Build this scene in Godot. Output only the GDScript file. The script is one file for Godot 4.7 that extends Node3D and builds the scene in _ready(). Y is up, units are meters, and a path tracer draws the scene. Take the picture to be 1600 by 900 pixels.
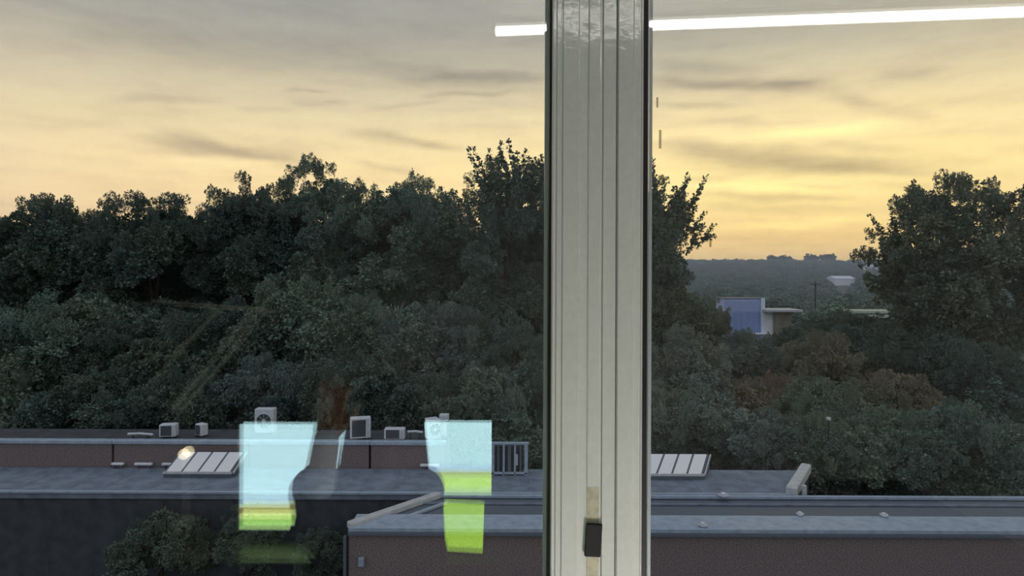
extends Node3D
# Evening view through a double-glazed office window; the lit room behind the camera is mirrored in the panes.

const F := 950.0        # focal length in pixels of the 1600 x 900 frame
const HORIZON := 425.0  # pixel row of the horizon
const EYE := 11.0       # camera height above the ground outside
const ROLL := 0.0044    # the photograph leans a little
const FLOOR_Y := 9.3
const GLASS := 0.80     # distance from the camera to the glass

var rng := RandomNumberGenerator.new()
var used := {}
var M := {}

# ------------------------------------------------------------------ helpers
func at(px: float, py: float, d: float) -> Vector3:
	var u := px - 800.0
	var v := py - HORIZON
	var u2 := u * cos(ROLL) + v * sin(ROLL)
	var v2 := -u * sin(ROLL) + v * cos(ROLL)
	return Vector3(u2 / F * d, EYE - v2 / F * d, -d)

# the point of the room whose mirror image in the glass is seen at that pixel
func behind(px: float, py: float, d: float) -> Vector3:
	var p := at(px, py, d)
	return Vector3(p.x, p.y, d - 2.0 * GLASS)

func numbered(called: String) -> String:
	if not used.has(called):
		used[called] = 0
		return called
	used[called] += 1
	return "%s_%03d" % [called, used[called]]

func tag(o: Node3D, label: String, category: String, group := "", kind := "") -> Node3D:
	if label: o.set_meta("label", label)
	if category: o.set_meta("category", category)
	if group: o.set_meta("group", group)
	if kind: o.set_meta("kind", kind)
	return o

func thing(called: String, label: String, category: String, where: Vector3, turn := 0.0, group := "", kind := "") -> Node3D:
	var o := Node3D.new()
	o.name = numbered(called)
	add_child(o)
	o.position = where
	o.rotation.y = turn
	return tag(o, label, category, group, kind)

class Shape:
	var v := PackedVector3Array()
	var n := PackedVector3Array()
	var uv := PackedVector2Array()
	var idx := PackedInt32Array()
	func tri(a: Vector3, b: Vector3, c: Vector3) -> void:   # counter-clockwise seen from outside
		var q := (b - a).cross(c - a).normalized()
		for p in [a, c, b]:
			idx.append(v.size())
			v.append(p)
			n.append(q)
			uv.append(Vector2.ZERO)
	func quad(a: Vector3, b: Vector3, c: Vector3, d: Vector3) -> void:
		tri(a, b, c)
		tri(a, c, d)
	func out_quad(mid: Vector3, a: Vector3, b: Vector3, c: Vector3, d: Vector3) -> void:
		if (b - a).cross(c - a).dot((a + b + c + d) / 4.0 - mid) >= 0.0: quad(a, b, c, d)
		else: quad(d, c, b, a)
	func out_tri(mid: Vector3, a: Vector3, b: Vector3, c: Vector3) -> void:
		if (b - a).cross(c - a).dot((a + b + c) / 3.0 - mid) >= 0.0: tri(a, b, c)
		else: tri(c, b, a)
	func box(mid: Vector3, size: Vector3, bevel := 0.0, turn := Basis.IDENTITY) -> Shape:
		var h := size / 2.0
		var w := minf(bevel, minf(h.x, minf(h.y, h.z)) * 0.9)
		var pt := func(axis: int, sx: float, sy: float, sz: float) -> Vector3:
			var s := Vector3(sx, sy, sz)
			var p := Vector3.ZERO
			for k in 3:
				p[k] = s[k] * (h[k] if k == axis else h[k] - w)
			return mid + turn * p
		for axis in 3:
			for s in [-1.0, 1.0]:
				var q := []
				for e in [[-1.0, -1.0], [1.0, -1.0], [1.0, 1.0], [-1.0, 1.0]]:
					var sv := Vector3.ZERO
					sv[axis] = s
					sv[(axis + 1) % 3] = e[0]
					sv[(axis + 2) % 3] = e[1]
					q.append(pt.call(axis, sv.x, sv.y, sv.z))
				out_quad(mid, q[0], q[1], q[2], q[3])
		if w > 0.0:
			for axis in 3:
				var j := (axis + 1) % 3
				var k := (axis + 2) % 3
				for sj in [-1.0, 1.0]:
					for sk in [-1.0, 1.0]:
						var a := Vector3.ZERO
						a[axis] = -1.0
						a[j] = sj
						a[k] = sk
						var b := a
						b[axis] = 1.0
						out_quad(mid, pt.call(j, a.x, a.y, a.z), pt.call(j, b.x, b.y, b.z), pt.call(k, b.x, b.y, b.z), pt.call(k, a.x, a.y, a.z))
			for sx in [-1.0, 1.0]:
				for sy in [-1.0, 1.0]:
					for sz in [-1.0, 1.0]:
						out_tri(mid, pt.call(0, sx, sy, sz), pt.call(1, sx, sy, sz), pt.call(2, sx, sy, sz))
		return self
	# a prism over a polygon in the plane of axes A and B (0 x, 1 y, 2 z), from lo to hi along axis C
	func prism(poly: PackedVector2Array, a: int, b: int, c: int, lo: float, hi: float) -> Shape:
		var mk := func(p: Vector2, t: float) -> Vector3:
			var r := Vector3.ZERO
			r[a] = p.x
			r[b] = p.y
			r[c] = t
			return r
		var m := poly.size()
		var area := 0.0
		for i in m:
			area += poly[i].cross(poly[(i + 1) % m])
		var e := Vector3.ZERO
		e[c] = 1.0
		var ea := Vector3.ZERO
		ea[a] = 1.0
		var eb := Vector3.ZERO
		eb[b] = 1.0
		var pos := ea.cross(eb).dot(e) * area > 0.0
		for i in m:
			var p := poly[i]
			var q := poly[(i + 1) % m]
			if pos: quad(mk.call(p, lo), mk.call(q, lo), mk.call(q, hi), mk.call(p, hi))
			else: quad(mk.call(p, hi), mk.call(q, hi), mk.call(q, lo), mk.call(p, lo))
		var t := Geometry2D.triangulate_polygon(poly)
		for i in t.size() / 3:
			var p0 := poly[t[i * 3]]
			var p1 := poly[t[i * 3 + 1]]
			var p2 := poly[t[i * 3 + 2]]
			var ccw := (p1 - p0).cross(p2 - p0) > 0.0
			if ccw != (ea.cross(eb).dot(e) > 0.0):
				var sw := p1
				p1 = p2
				p2 = sw
			tri(mk.call(p0, hi), mk.call(p1, hi), mk.call(p2, hi))
			tri(mk.call(p0, lo), mk.call(p2, lo), mk.call(p1, lo))
		return self
	func tube(points: Array, radii: Array, sides := 8) -> Shape:
		var rings := []
		var count := points.size()
		for i in count:
			var dir: Vector3 = (points[mini(i + 1, count - 1)] - points[maxi(i - 1, 0)]).normalized()
			var side := dir.cross(Vector3.UP if absf(dir.y) < 0.9 else Vector3.RIGHT).normalized()
			var up := side.cross(dir)
			var ring := []
			for k in sides:
				var t := TAU * k / sides
				ring.append([points[i] + (side * cos(t) + up * sin(t)) * float(radii[i]), side * cos(t) + up * sin(t)])
			rings.append(ring)
		for i in count - 1:
			for k in sides:
				var a: Array = rings[i][k]
				var b: Array = rings[i][(k + 1) % sides]
				var c: Array = rings[i + 1][(k + 1) % sides]
				var d: Array = rings[i + 1][k]
				smooth_quad(a, b, c, d)
		for k in range(1, sides - 1):
			out_tri(points[1], rings[0][0][0], rings[0][k][0], rings[0][k + 1][0])
			out_tri(points[count - 2], rings[-1][0][0], rings[-1][k][0], rings[-1][k + 1][0])
		return self
	func smooth_quad(a: Array, b: Array, c: Array, d: Array) -> void:
		var s := v.size()
		for p in [a, b, c, d]:
			v.append(p[0])
			n.append(p[1])
			uv.append(Vector2.ZERO)
		var face: Vector3 = (b[0] - a[0]).cross(c[0] - a[0])
		if face.dot(a[1] + c[1]) >= 0.0: idx.append_array([s, s + 2, s + 1, s, s + 3, s + 2])
		else: idx.append_array([s, s + 1, s + 2, s, s + 2, s + 3])
	func mesh() -> ArrayMesh:
		var arr := []
		arr.resize(Mesh.ARRAY_MAX)
		arr[Mesh.ARRAY_VERTEX] = v
		arr[Mesh.ARRAY_NORMAL] = n
		arr[Mesh.ARRAY_TEX_UV] = uv
		arr[Mesh.ARRAY_INDEX] = idx
		var m := ArrayMesh.new()
		m.add_surface_from_arrays(Mesh.PRIMITIVE_TRIANGLES, arr)
		return m

func build(s: Shape, called: String, m: Material, parent: Node3D = null) -> MeshInstance3D:
	return put(s.mesh(), called, m, parent)

func put(mesh: Mesh, called: String, m: Material, parent: Node3D = null) -> MeshInstance3D:
	var o := MeshInstance3D.new()
	o.mesh = mesh
	o.material_override = m
	if parent:
		o.name = called
		parent.add_child(o, true)
	else:
		o.name = numbered(called)
		add_child(o)
	return o

func structure(o: Node3D, label: String, category: String) -> Node3D:
	return tag(o, label, category, "", "structure")

func srgb(r: float, g: float, b: float) -> Color:
	return Color(r / 255.0, g / 255.0, b / 255.0)

func lin(r: float, g: float, b: float) -> Color:
	return Color(r, g, b).linear_to_srgb()

# a mottled grey picture that multiplies the colour of a material: stains and grain
func mottle(sd: int, freq: float, lo: float, hi: float, size := 256, stretch := 1.0) -> ImageTexture:
	var nz := FastNoiseLite.new()
	nz.seed = sd
	nz.noise_type = FastNoiseLite.TYPE_SIMPLEX_SMOOTH
	nz.frequency = freq
	nz.fractal_octaves = 5
	nz.fractal_gain = 0.6
	var im := nz.get_seamless_image(size, size)
	var out := Image.create(size, size, false, Image.FORMAT_RGB8)
	for y in size:
		for x in size:
			var k := lerpf(lo, hi, im.get_pixel(x, int(y * stretch) % size).r)
			out.set_pixel(x, y, Color(k, k, k))
	return ImageTexture.create_from_image(out)

func mat(called: String, c: Color, rough := 0.7, tex: Texture2D = null, tile := 1.0, metal := 0.0) -> StandardMaterial3D:
	var m := StandardMaterial3D.new()
	m.resource_name = called
	m.albedo_color = c
	m.roughness = rough
	m.metallic = metal
	if tex:
		m.albedo_texture = tex
		m.uv1_triplanar = true
		m.uv1_world_triplanar = true
		m.uv1_scale = Vector3.ONE * tile
	M[called] = m
	return m

# ------------------------------------------------------------------ main
func _ready() -> void:
	rng.seed = 20240917
	make_camera()
	make_sky()
	make_materials()
	make_room()
	make_window()
	make_outside_ground()
	make_roofs()
	make_woods()
	make_far_houses()
	make_haze()
	make_roof_things()
	make_room_things()

func make_camera() -> void:
	var cam := Camera3D.new()
	cam.name = "camera"
	cam.projection = Camera3D.PROJECTION_FRUSTUM
	cam.near = 0.05
	cam.far = 4000.0
	cam.size = 2.0 * cam.near * 450.0 / F
	cam.frustum_offset = Vector2(0, -(450.0 - HORIZON) / F * cam.near)
	add_child(cam)
	cam.position = Vector3(0, EYE, 0)
	cam.rotation.z = ROLL
	cam.current = true

func band(stops: Array, e: float) -> Vector3:
	var k := 0
	while k < stops.size() - 2 and e > stops[k + 1][0]:
		k += 1
	var a: Array = stops[k]
	var b: Array = stops[k + 1]
	var t := clampf((e - a[0]) / (b[0] - a[0]), 0.0, 1.0)
	var ca := Color(a[1] / 255.0, a[2] / 255.0, a[3] / 255.0).srgb_to_linear()
	var cb := Color(b[1] / 255.0, b[2] / 255.0, b[3] / 255.0).srgb_to_linear()
	var c := ca.lerp(cb, t)
	return Vector3(c.r, c.g, c.b)

func make_sky() -> void:
	# azimuth in degrees to the right of straight ahead, elevation in degrees; the sunset glows low to the right
	var w := 2048
	var h := 1024
	var warm := [[0, 255, 220, 146], [3, 246, 208, 138], [6, 248, 220, 150], [9, 251, 226, 158], [12, 246, 222, 164], [15, 226, 207, 164], [17.5, 203, 192, 162], [20, 177, 170, 152], [22, 164, 160, 147], [32, 160, 161, 160], [90, 172, 180, 192]]
	var side := [[0, 226, 192, 150], [5, 236, 207, 160], [9, 238, 213, 166], [12, 226, 207, 166], [15, 206, 193, 164], [17, 190, 180, 157], [19, 168, 164, 152], [22, 158, 157, 151], [32, 158, 160, 160], [90, 172, 180, 192]]
	var back := [[0, 178, 180, 188], [12, 178, 182, 190], [30, 174, 180, 190], [90, 172, 180, 192]]
	var lut := [[], [], []]
	for e in 901:
		lut[0].append(band(warm, e * 0.1))
		lut[1].append(band(side, e * 0.1))
		lut[2].append(band(back, e * 0.1))
	var n1 := FastNoiseLite.new()
	n1.seed = 11
	n1.frequency = 1.0
	n1.fractal_octaves = 5
	n1.fractal_gain = 0.55
	var n2 := FastNoiseLite.new()
	n2.seed = 29
	n2.frequency = 1.0
	n2.fractal_octaves = 3
	# bars of cloud: the two ends and half height in pixels of the photograph, strength (dark below zero, bright above)
	var seen_bars := [
		[225, 220, 490, 256, 13, -0.62], [245, 204, 340, 224, 8, -0.30], [555, 256, 660, 274, 7, -0.30], [548, 208, 716, 233, 8, -0.50], [244, 251, 430, 258, 5, 0.30], [190, 262, 330, 266, 5, 0.15],
		[627, 123, 880, 117, 11, -0.55], [660, 149, 800, 143, 4, -0.50], [575, 170, 692, 157, 3, -0.35], [455, 162, 540, 162, 4, -0.35], [440, 142, 510, 145, 2.5, -0.35], [372, 170, 460, 177, 4, -0.25], [170, 157, 352, 155, 7, -0.24], [240, 175, 330, 178, 4, -0.15],
		[150, 62, 640, 82, 26, -0.22], [560, 100, 700, 108, 8, -0.2], [620, 185, 850, 178, 9, 0.22], [300, 190, 560, 186, 9, 0.12],
		[1000, 126, 1290, 132, 11, -0.65], [1020, 101, 1190, 106, 9, -0.34], [1190, 128, 1275, 126, 4, -0.3], [1020, 161, 1145, 162, 4, -0.32], [1300, 152, 1460, 182, 13, -0.38], [1370, 117, 1460, 108, 9, -0.34], [1090, 190, 1300, 188, 5, -0.25],
		[1185, 206, 1400, 196, 12, 0.55], [1020, 173, 1210, 176, 6, 0.3], [1000, 210, 1180, 212, 8, 0.3], [1030, 226, 1460, 270, 21, -0.72], [1250, 215, 1420, 235, 6, -0.2], [1050, 286, 1370, 298, 6, 0.55], [1150, 283, 1450, 276, 6, 0.42], [1060, 275, 1150, 276, 4, -0.2], [1110, 304, 1340, 307, 6, -0.38], [1230, 286, 1330, 292, 3, -0.3],
		[1090, 320, 1345, 326, 7, -0.24], [1105, 357, 1370, 341, 5, 0.55], [1080, 378, 1420, 374, 16, -0.10], [900, 240, 1020, 238, 10, -0.2],
	]
	var bars := []
	for q in seen_bars:
		var ends := []
		for k in 2:
			var u: float = q[k * 2] - 800.0
			var v: float = HORIZON - q[k * 2 + 1]
			ends.append(Vector2(rad_to_deg(atan2(u, F)), rad_to_deg(atan2(v, sqrt(F * F + u * u)))))
		var half: Vector2 = (ends[1] - ends[0]) / 2.0
		bars.append([(ends[0].x + ends[1].x) / 2.0, (ends[0].y + ends[1].y) / 2.0, half.x, q[4] / F * 57.3 * 0.92, half.y / half.x, q[5]])
	var im := Image.create(w, h, false, Image.FORMAT_RGBF)
	for y in h / 2 + 1:
		var e := 90.0 - (y + 0.5) * 180.0 / h
		var el := clampf(e, 0.0, 90.0)
		var row := int(el * 10.0)
		var sn := maxf(sin(deg_to_rad(el)), 0.0) + 0.06
		for x in w:
			var az := (x + 0.5) * 360.0 / w
			if az > 180.0: az -= 360.0
			var off := absf(az - 24.0)
			if off > 180.0: off = 360.0 - off
			var g := exp(-off * off / 1300.0)
			var b := clampf((off - 50.0) / 75.0, 0.0, 1.0)
			b = b * b * (3.0 - 2.0 * b)
			var c: Vector3 = lut[1][row].lerp(lut[0][row], g).lerp(lut[2][row], b)
			# drifting streaks, as a flat layer of cloud seen from below
			var a := deg_to_rad(az)
			var ca := cos(deg_to_rad(el)) / sn
			var px := sin(a) * ca
			var pz := cos(a) * ca
			var k := n1.get_noise_2d(px * 0.85 + pz * 0.12, pz * 1.7)
			var fine := n1.get_noise_2d(az * 0.075 + 40.0 + k * 0.3, el * 0.62)
			var wisp := n2.get_noise_2d(az * 0.25, el * 1.6 + k * 1.4)
			var tone := 0.16 * k + 0.17 * fine + 0.09 * wisp
			if el < 22.0 and absf(az) < 50.0:
				var wob := n2.get_noise_2d(az * 0.16 + 7.0, el * 0.5)
				for s in bars:
					var dx: float = (az - s[0]) / s[2]
					if absf(dx) > 1.9: continue
					var dy: float = (el + wob * 0.30 - s[1] - s[4] * (az - s[0])) / s[3]
					if absf(dy) > 2.6: continue
					tone += 1.2 * s[5] * exp(-dx * dx * dx * dx - dy * dy) * (0.8 + 0.5 * fine)
			tone *= clampf(1.3 - el / 60.0, 0.25, 1.0)
			if tone < 0.0:
				var t := clampf(-tone, 0.0, 0.8)
				c *= Vector3(1.0 - 0.62 * t, 1.0 - 0.62 * t, 1.0 - 0.50 * t)
			else:
				c *= Vector3(1.0 + 0.22 * tone, 1.0 + 0.34 * tone, 1.0 + 0.20 * tone)
			im.set_pixel(x, y, Color(c.x, c.y, c.z))
	im.fill_rect(Rect2i(0, h / 2 + 1, w, h / 2 - 1), Color(0.05, 0.05, 0.045))
	var sm := PanoramaSkyMaterial.new()
	sm.panorama = ImageTexture.create_from_image(im)
	var sky := Sky.new()
	sky.sky_material = sm
	var env := Environment.new()
	env.background_mode = Environment.BG_SKY
	env.sky = sky
	env.tonemap_mode = Environment.TONE_MAPPER_LINEAR
	env.tonemap_exposure = 1.27
	env.volumetric_fog_enabled = true
	env.volumetric_fog_density = 0.0
	env.sdfgi_enabled = true
	env.ssao_enabled = true
	env.ssil_enabled = true
	var we := WorldEnvironment.new()
	we.name = "world_environment"
	we.environment = env
	add_child(we)

func make_materials() -> void:
	var soft := mottle(3, 0.012, 0.78, 1.08)
	var weather := mottle(6, 0.02, 0.86, 1.06)
	var grain := mottle(5, 0.05, 0.7, 1.2)
	var fine := mottle(8, 0.03, 0.85, 1.1)
	# window
	var fr := mat("cream plastic", srgb(225, 225, 221), 0.10, mottle(9, 0.03, 0.96, 1.0), 9.0)
	fr.heightmap_enabled = true
	fr.heightmap_texture = mottle(17, 0.02, 0.0, 1.0)
	fr.heightmap_scale = 0.018
	mat("tan tape", srgb(196, 190, 165), 0.6, fine, 9.0)
	mat("black foam", srgb(36, 38, 38), 0.85)
	mat("rubber", srgb(24, 17, 24), 0.55)
	mat("spacer", srgb(190, 198, 202), 0.4)
	var dr := mat("drip", srgb(140, 120, 80), 0.6)
	dr.transparency = BaseMaterial3D.TRANSPARENCY_ALPHA
	dr.albedo_color.a = 0.45
	var gl := StandardMaterial3D.new()
	gl.resource_name = "window glass"
	gl.transparency = BaseMaterial3D.TRANSPARENCY_ALPHA
	gl.albedo_color = Color(0.85, 0.9, 0.92, 0.0)
	gl.roughness = 0.0
	gl.metallic_specular = 0.5
	M["glass"] = gl
	# room
	mat("wall paint", srgb(208, 211, 212), 0.9, fine, 0.8)
	mat("ceiling paint", srgb(190, 190, 186), 0.9, fine, 0.8)
	mat("carpet", srgb(70, 76, 86), 1.0, grain, 2.0)
	mat("desk white", srgb(226, 224, 216), 0.5, fine, 2.0)
	mat("desk dark", srgb(52, 48, 46), 0.35, fine, 2.0)
	mat("black plastic", srgb(26, 27, 29), 0.45)
	mat("grey metal", srgb(120, 122, 124), 0.4, null, 1.0, 0.5)
	mat("white metal", srgb(225, 226, 226), 0.4)
	mat("cloth dark", lin(0.012, 0.012, 0.015), 0.95)
	mat("cloth pale", lin(0.50, 0.62, 0.68), 0.9)
	mat("cupboard", srgb(44, 47, 52), 0.6)
	mat("hair", lin(0.010, 0.008, 0.007), 0.6)
	mat("skin", lin(0.34, 0.20, 0.12), 0.55)
	# roofs
	mat("felt", lin(0.20, 0.245, 0.31), 0.75, soft, 0.35)
	mat("flashing", lin(0.36, 0.44, 0.54), 0.5, weather, 0.5)
	mat("pale flashing", lin(0.55, 0.58, 0.58), 0.55, weather, 0.6)
	mat("brick", lin(0.235, 0.190, 0.190), 0.9, mottle(37, 0.06, 0.62, 1.2), 1.1)
	mat("dark render", lin(0.06, 0.068, 0.08), 0.9, soft, 0.4)
	mat("unit casing", lin(0.62, 0.66, 0.70), 0.5, fine, 1.5)
	mat("unit grille", lin(0.05, 0.06, 0.07), 0.6)
	mat("rooflight glazing", lin(0.82, 0.82, 0.83), 0.15)
	mat("lead", lin(0.115, 0.135, 0.165), 0.6)
	mat("white pipe", lin(0.75, 0.78, 0.82), 0.5)
	# land
	mat("ground grass", lin(0.08, 0.10, 0.075), 1.0, soft, 0.08)
	mat("bark", lin(0.045, 0.035, 0.027), 0.95, grain, 1.5)
	mat("blue cladding", lin(0.40, 0.50, 0.82), 0.5, fine, 0.6)
	mat("blue glazing", lin(0.24, 0.33, 0.62), 0.25)
	mat("pale post", lin(0.72, 0.78, 0.88), 0.5)
	mat("white wall", lin(0.80, 0.83, 0.86), 0.8)
	mat("brown wall", lin(0.24, 0.22, 0.19), 0.9, soft, 0.3)
	mat("roof edge", lin(0.45, 0.48, 0.50), 0.6)
	mat("pale green roof", lin(0.40, 0.48, 0.38), 0.8)
	M["leaf mottle"] = mottle(41, 0.06, 0.5, 1.3)
	var leaf := StandardMaterial3D.new()
	leaf.resource_name = "leaves"
	leaf.albedo_color = Color.WHITE
	leaf.vertex_color_use_as_albedo = true
	leaf.roughness = 0.55
	leaf.backlight_enabled = true
	leaf.backlight = Color(0.35, 0.38, 0.2)
	leaf.cull_mode = BaseMaterial3D.CULL_DISABLED
	M["leaf"] = leaf

# ------------------------------------------------------------------ the room behind the camera
const ROOM_L := -3.0
const ROOM_R := 3.2
const ROOM_B := 3.4
const CEIL := 12.3
const WIN_L := -1.9
const WIN_R := 2.1
const WIN_B := 10.2
const WIN_T := 12.0

func make_room() -> void:
	var zf := -0.72
	var w := ROOM_R - ROOM_L
	var cx := (ROOM_L + ROOM_R) / 2.0
	var dz := ROOM_B - zf
	structure(build(Shape.new().box(Vector3(cx, FLOOR_Y - 0.1, (ROOM_B + zf) / 2), Vector3(w + 0.6, 0.2, dz + 0.6)), "floor", M["carpet"]), "grey carpeted floor of the room", "floor")
	structure(build(Shape.new().box(Vector3(cx, CEIL + 0.1, (ROOM_B + zf) / 2), Vector3(w + 0.6, 0.2, dz + 0.6)), "ceiling", M["ceiling paint"]), "pale painted ceiling of the room", "ceiling")
	structure(build(Shape.new().box(Vector3(ROOM_L - 0.1, (FLOOR_Y + CEIL) / 2, (ROOM_B + zf) / 2), Vector3(0.2, CEIL - FLOOR_Y, dz + 0.4)), "wall_left", M["wall paint"]), "grey painted left side wall", "wall")
	structure(build(Shape.new().box(Vector3(ROOM_R + 0.1, (FLOOR_Y + CEIL) / 2, (ROOM_B + zf) / 2), Vector3(0.2, CEIL - FLOOR_Y, dz + 0.4)), "wall_right", M["wall paint"]), "grey painted right side wall", "wall")
	structure(build(Shape.new().box(Vector3(cx, (FLOOR_Y + CEIL) / 2, ROOM_B + 0.1), Vector3(w, CEIL - FLOOR_Y, 0.2)), "wall_back", M["wall paint"]), "grey painted back wall", "wall")
	var s := Shape.new()
	var z := -0.82
	var th := 0.22
	s.box(Vector3(cx, (FLOOR_Y + WIN_B) / 2, z), Vector3(w, WIN_B - FLOOR_Y, th))
	s.box(Vector3(cx, (WIN_T + CEIL) / 2, z), Vector3(w, CEIL - WIN_T, th))
	s.box(Vector3((ROOM_L + WIN_L) / 2, (WIN_B + WIN_T) / 2, z), Vector3(WIN_L - ROOM_L, WIN_T - WIN_B, th))
	s.box(Vector3((ROOM_R + WIN_R) / 2, (WIN_B + WIN_T) / 2, z), Vector3(ROOM_R - WIN_R, WIN_T - WIN_B, th))
	structure(build(s, "wall_front", M["wall paint"]), "grey painted wall around the window", "wall")

func make_window() -> void:
	var w := thing("window_1", "wide double-glazed window with a cream plastic mullion", "window", Vector3.ZERO, 0.0, "", "structure")
	var zf := 0.75
	var X := func(px: float) -> float: return (px - 800.0) / F * zf
	# fixed outer frame
	build(Shape.new().box(Vector3((WIN_L + WIN_R) / 2, WIN_B + 0.035, -0.80), Vector3(WIN_R - WIN_L, 0.07, 0.09), 0.004), "bottom_rail", M["cream plastic"], w)
	build(Shape.new().box(Vector3((WIN_L + WIN_R) / 2, WIN_T - 0.035, -0.80), Vector3(WIN_R - WIN_L, 0.07, 0.09), 0.004), "top_rail", M["cream plastic"], w)
	build(Shape.new().box(Vector3(WIN_L + 0.035, (WIN_B + WIN_T) / 2, -0.80), Vector3(0.07, WIN_T - WIN_B - 0.14, 0.09), 0.004), "jamb", M["cream plastic"], w)
	build(Shape.new().box(Vector3(WIN_R - 0.035, (WIN_B + WIN_T) / 2, -0.80), Vector3(0.07, WIN_T - WIN_B - 0.14, 0.09), 0.004), "jamb", M["cream plastic"], w)
	var y0 := WIN_B + 0.07
	var y1 := WIN_T - 0.07
	# the two stiles that meet in the middle: ribbed profiles (pixel column, height in millimetres above the glass line)
	var left := [[861.5, -40], [861.5, -4], [863.5, -1], [868, -1], [869.5, 0.6], [876, 0.6], [877, -0.8], [878.2, -0.8], [879, 1.6], [902.5, 1.6], [904.5, -1.4], [923, -1.4], [924, -3.2], [925, -3.2], [926, -1.4], [939.5, -1.4], [941, -2.6], [942, 0.6], [961, 0.6], [962.6, -2.4], [962.6, -40]]
	var right := [[963.8, -40], [963.8, -2.6], [965.6, 1.0], [988, 1.0], [990, -0.8], [999, -0.8], [1000, -2.0], [1001, -2.0], [1002, -0.6], [1003.5, -0.6], [1005.5, -4], [1005.5, -40]]
	for pr in [left, right]:
		var poly := PackedVector2Array()
		for q in pr:
			poly.append(Vector2(X.call(q[0]), -zf + q[1] * 0.001))
		build(Shape.new().prism(poly, 0, 2, 1, y0, y1), "stile", M["cream plastic"], w)
	# cover strip clipped over the channel; below it the bare channel with old tape
	var ycov := EYE - (760.0 - HORIZON) / F * zf
	var cs := Shape.new()
	var cp := PackedVector2Array()
	for q in [[918.5, -1.6], [918.5, -0.2], [920.5, 0.3], [936.5, 0.3], [938.5, -0.2], [938.5, -1.6]]:
		cp.append(Vector2(X.call(q[0]), -zf + q[1] * 0.001))
	build(cs.prism(cp, 0, 2, 1, ycov, y1), "cover_strip", M["cream plastic"], w)
	tag(build(Shape.new().box(Vector3(X.call(928.0), (y0 + ycov) / 2.0, -zf - 0.0011), Vector3(0.0150, ycov - y0 - 0.001, 0.0008)), "tape", M["tan tape"], w), "tan tape left in the bare channel", "")
	# black foam pad, slightly askew
	var pad := build(Shape.new().box(Vector3.ZERO, Vector3(0.0198, 0.0405, 0.004), 0.001), "foam_pad", M["black foam"])
	pad.position = Vector3(X.call(928.5), EYE - (842.0 - HORIZON) / F * zf, -zf + 0.0023)
	pad.rotation.z = -0.055
	tag(pad, "small black rectangular foam pad stuck on the cream window mullion", "pad")
	# rubber gaskets, spacer bars and panes
	for sd in [[X.call(858.0), X.call(861.5), -1], [X.call(1005.5), X.call(1013.5), 1]]:
		build(Shape.new().box(Vector3((sd[0] + sd[1]) / 2, (y0 + y1) / 2, -0.772), Vector3(sd[1] - sd[0], y1 - y0, 0.030), 0.0008), "gasket", M["rubber"], w)
	build(Shape.new().box(Vector3(0.0450, (y0 + y1) / 2, -GLASS - 0.003), Vector3(0.0055, y1 - y0, 0.0096)), "spacer_bar", M["spacer"], w)
	build(Shape.new().box(Vector3(0.1812, (y0 + y1) / 2, -GLASS - 0.003), Vector3(0.0045, y1 - y0, 0.0096)), "spacer_bar", M["spacer"], w)
	for side in [[WIN_L + 0.07, 0.047], [0.178, WIN_R - 0.07]]:
		for k in 2:
			var g := build(Shape.new().box(Vector3((side[0] + side[1]) / 2, (y0 + y1) / 2, 0), Vector3(side[1] - side[0], y1 - y0, 0.004)), "pane", M["glass"], w)
			g.position.z = -GLASS + 0.006 - k * 0.018
			g.rotation.y = 0.0005 * k
	# dried runs of dirt on the outside of the right-hand glass
	for q in [[1027, 152, 168, 3.0], [1031.5, 203, 232, 4.0], [1110, 374, 386, 3.5]]:
		var a := at(q[0], q[1], GLASS + 0.016)
		var b := at(q[0], q[2], GLASS + 0.016)
		build(Shape.new().box((a + b) / 2.0, Vector3(q[3] / F * 0.82, a.y - b.y, 0.0006), 0.0002), "dirt_run", M["drip"], w)
	# inner sill
	structure(build(Shape.new().box(Vector3((WIN_L + WIN_R) / 2, WIN_B - 0.015, -0.62), Vector3(WIN_R - WIN_L, 0.03, 0.30), 0.006), "trim_1", M["desk white"]), "white inner window sill board", "sill")

# ------------------------------------------------------------------ land
func make_outside_ground() -> void:
	var s := Shape.new()
	var rows := [0.0, 60.0, 100.0, 150.0, 220.0, 300.0, 400.0, 520.0, 650.0, 800.0, 950.0]
	var nz := FastNoiseLite.new()
	nz.seed = 77
	nz.frequency = 0.006
	var hgt := func(x: float, d: float) -> float:
		var t := clampf((d - 180.0) / 520.0, 0.0, 1.0)
		return t * t * (3.0 - 2.0 * t) * (21.0 + 5.0 * nz.get_noise_1d(x))
	for i in rows.size() - 1:
		for k in 60:
			var xa := -900.0 + k * 30.0
			var xb := xa + 30.0
			var d0: float = rows[i]
			var d1: float = rows[i + 1]
			s.quad(Vector3(xa, hgt.call(xa, d0), -d0), Vector3(xb, hgt.call(xb, d0), -d0), Vector3(xb, hgt.call(xb, d1), -d1), Vector3(xa, hgt.call(xa, d1), -d1))
	structure(build(s, "ground", M["ground grass"]), "dark grassy land rising to a distant wooded hill", "ground")

# ------------------------------------------------------------------ roofs
const ROOF_Y := 3.35

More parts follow.
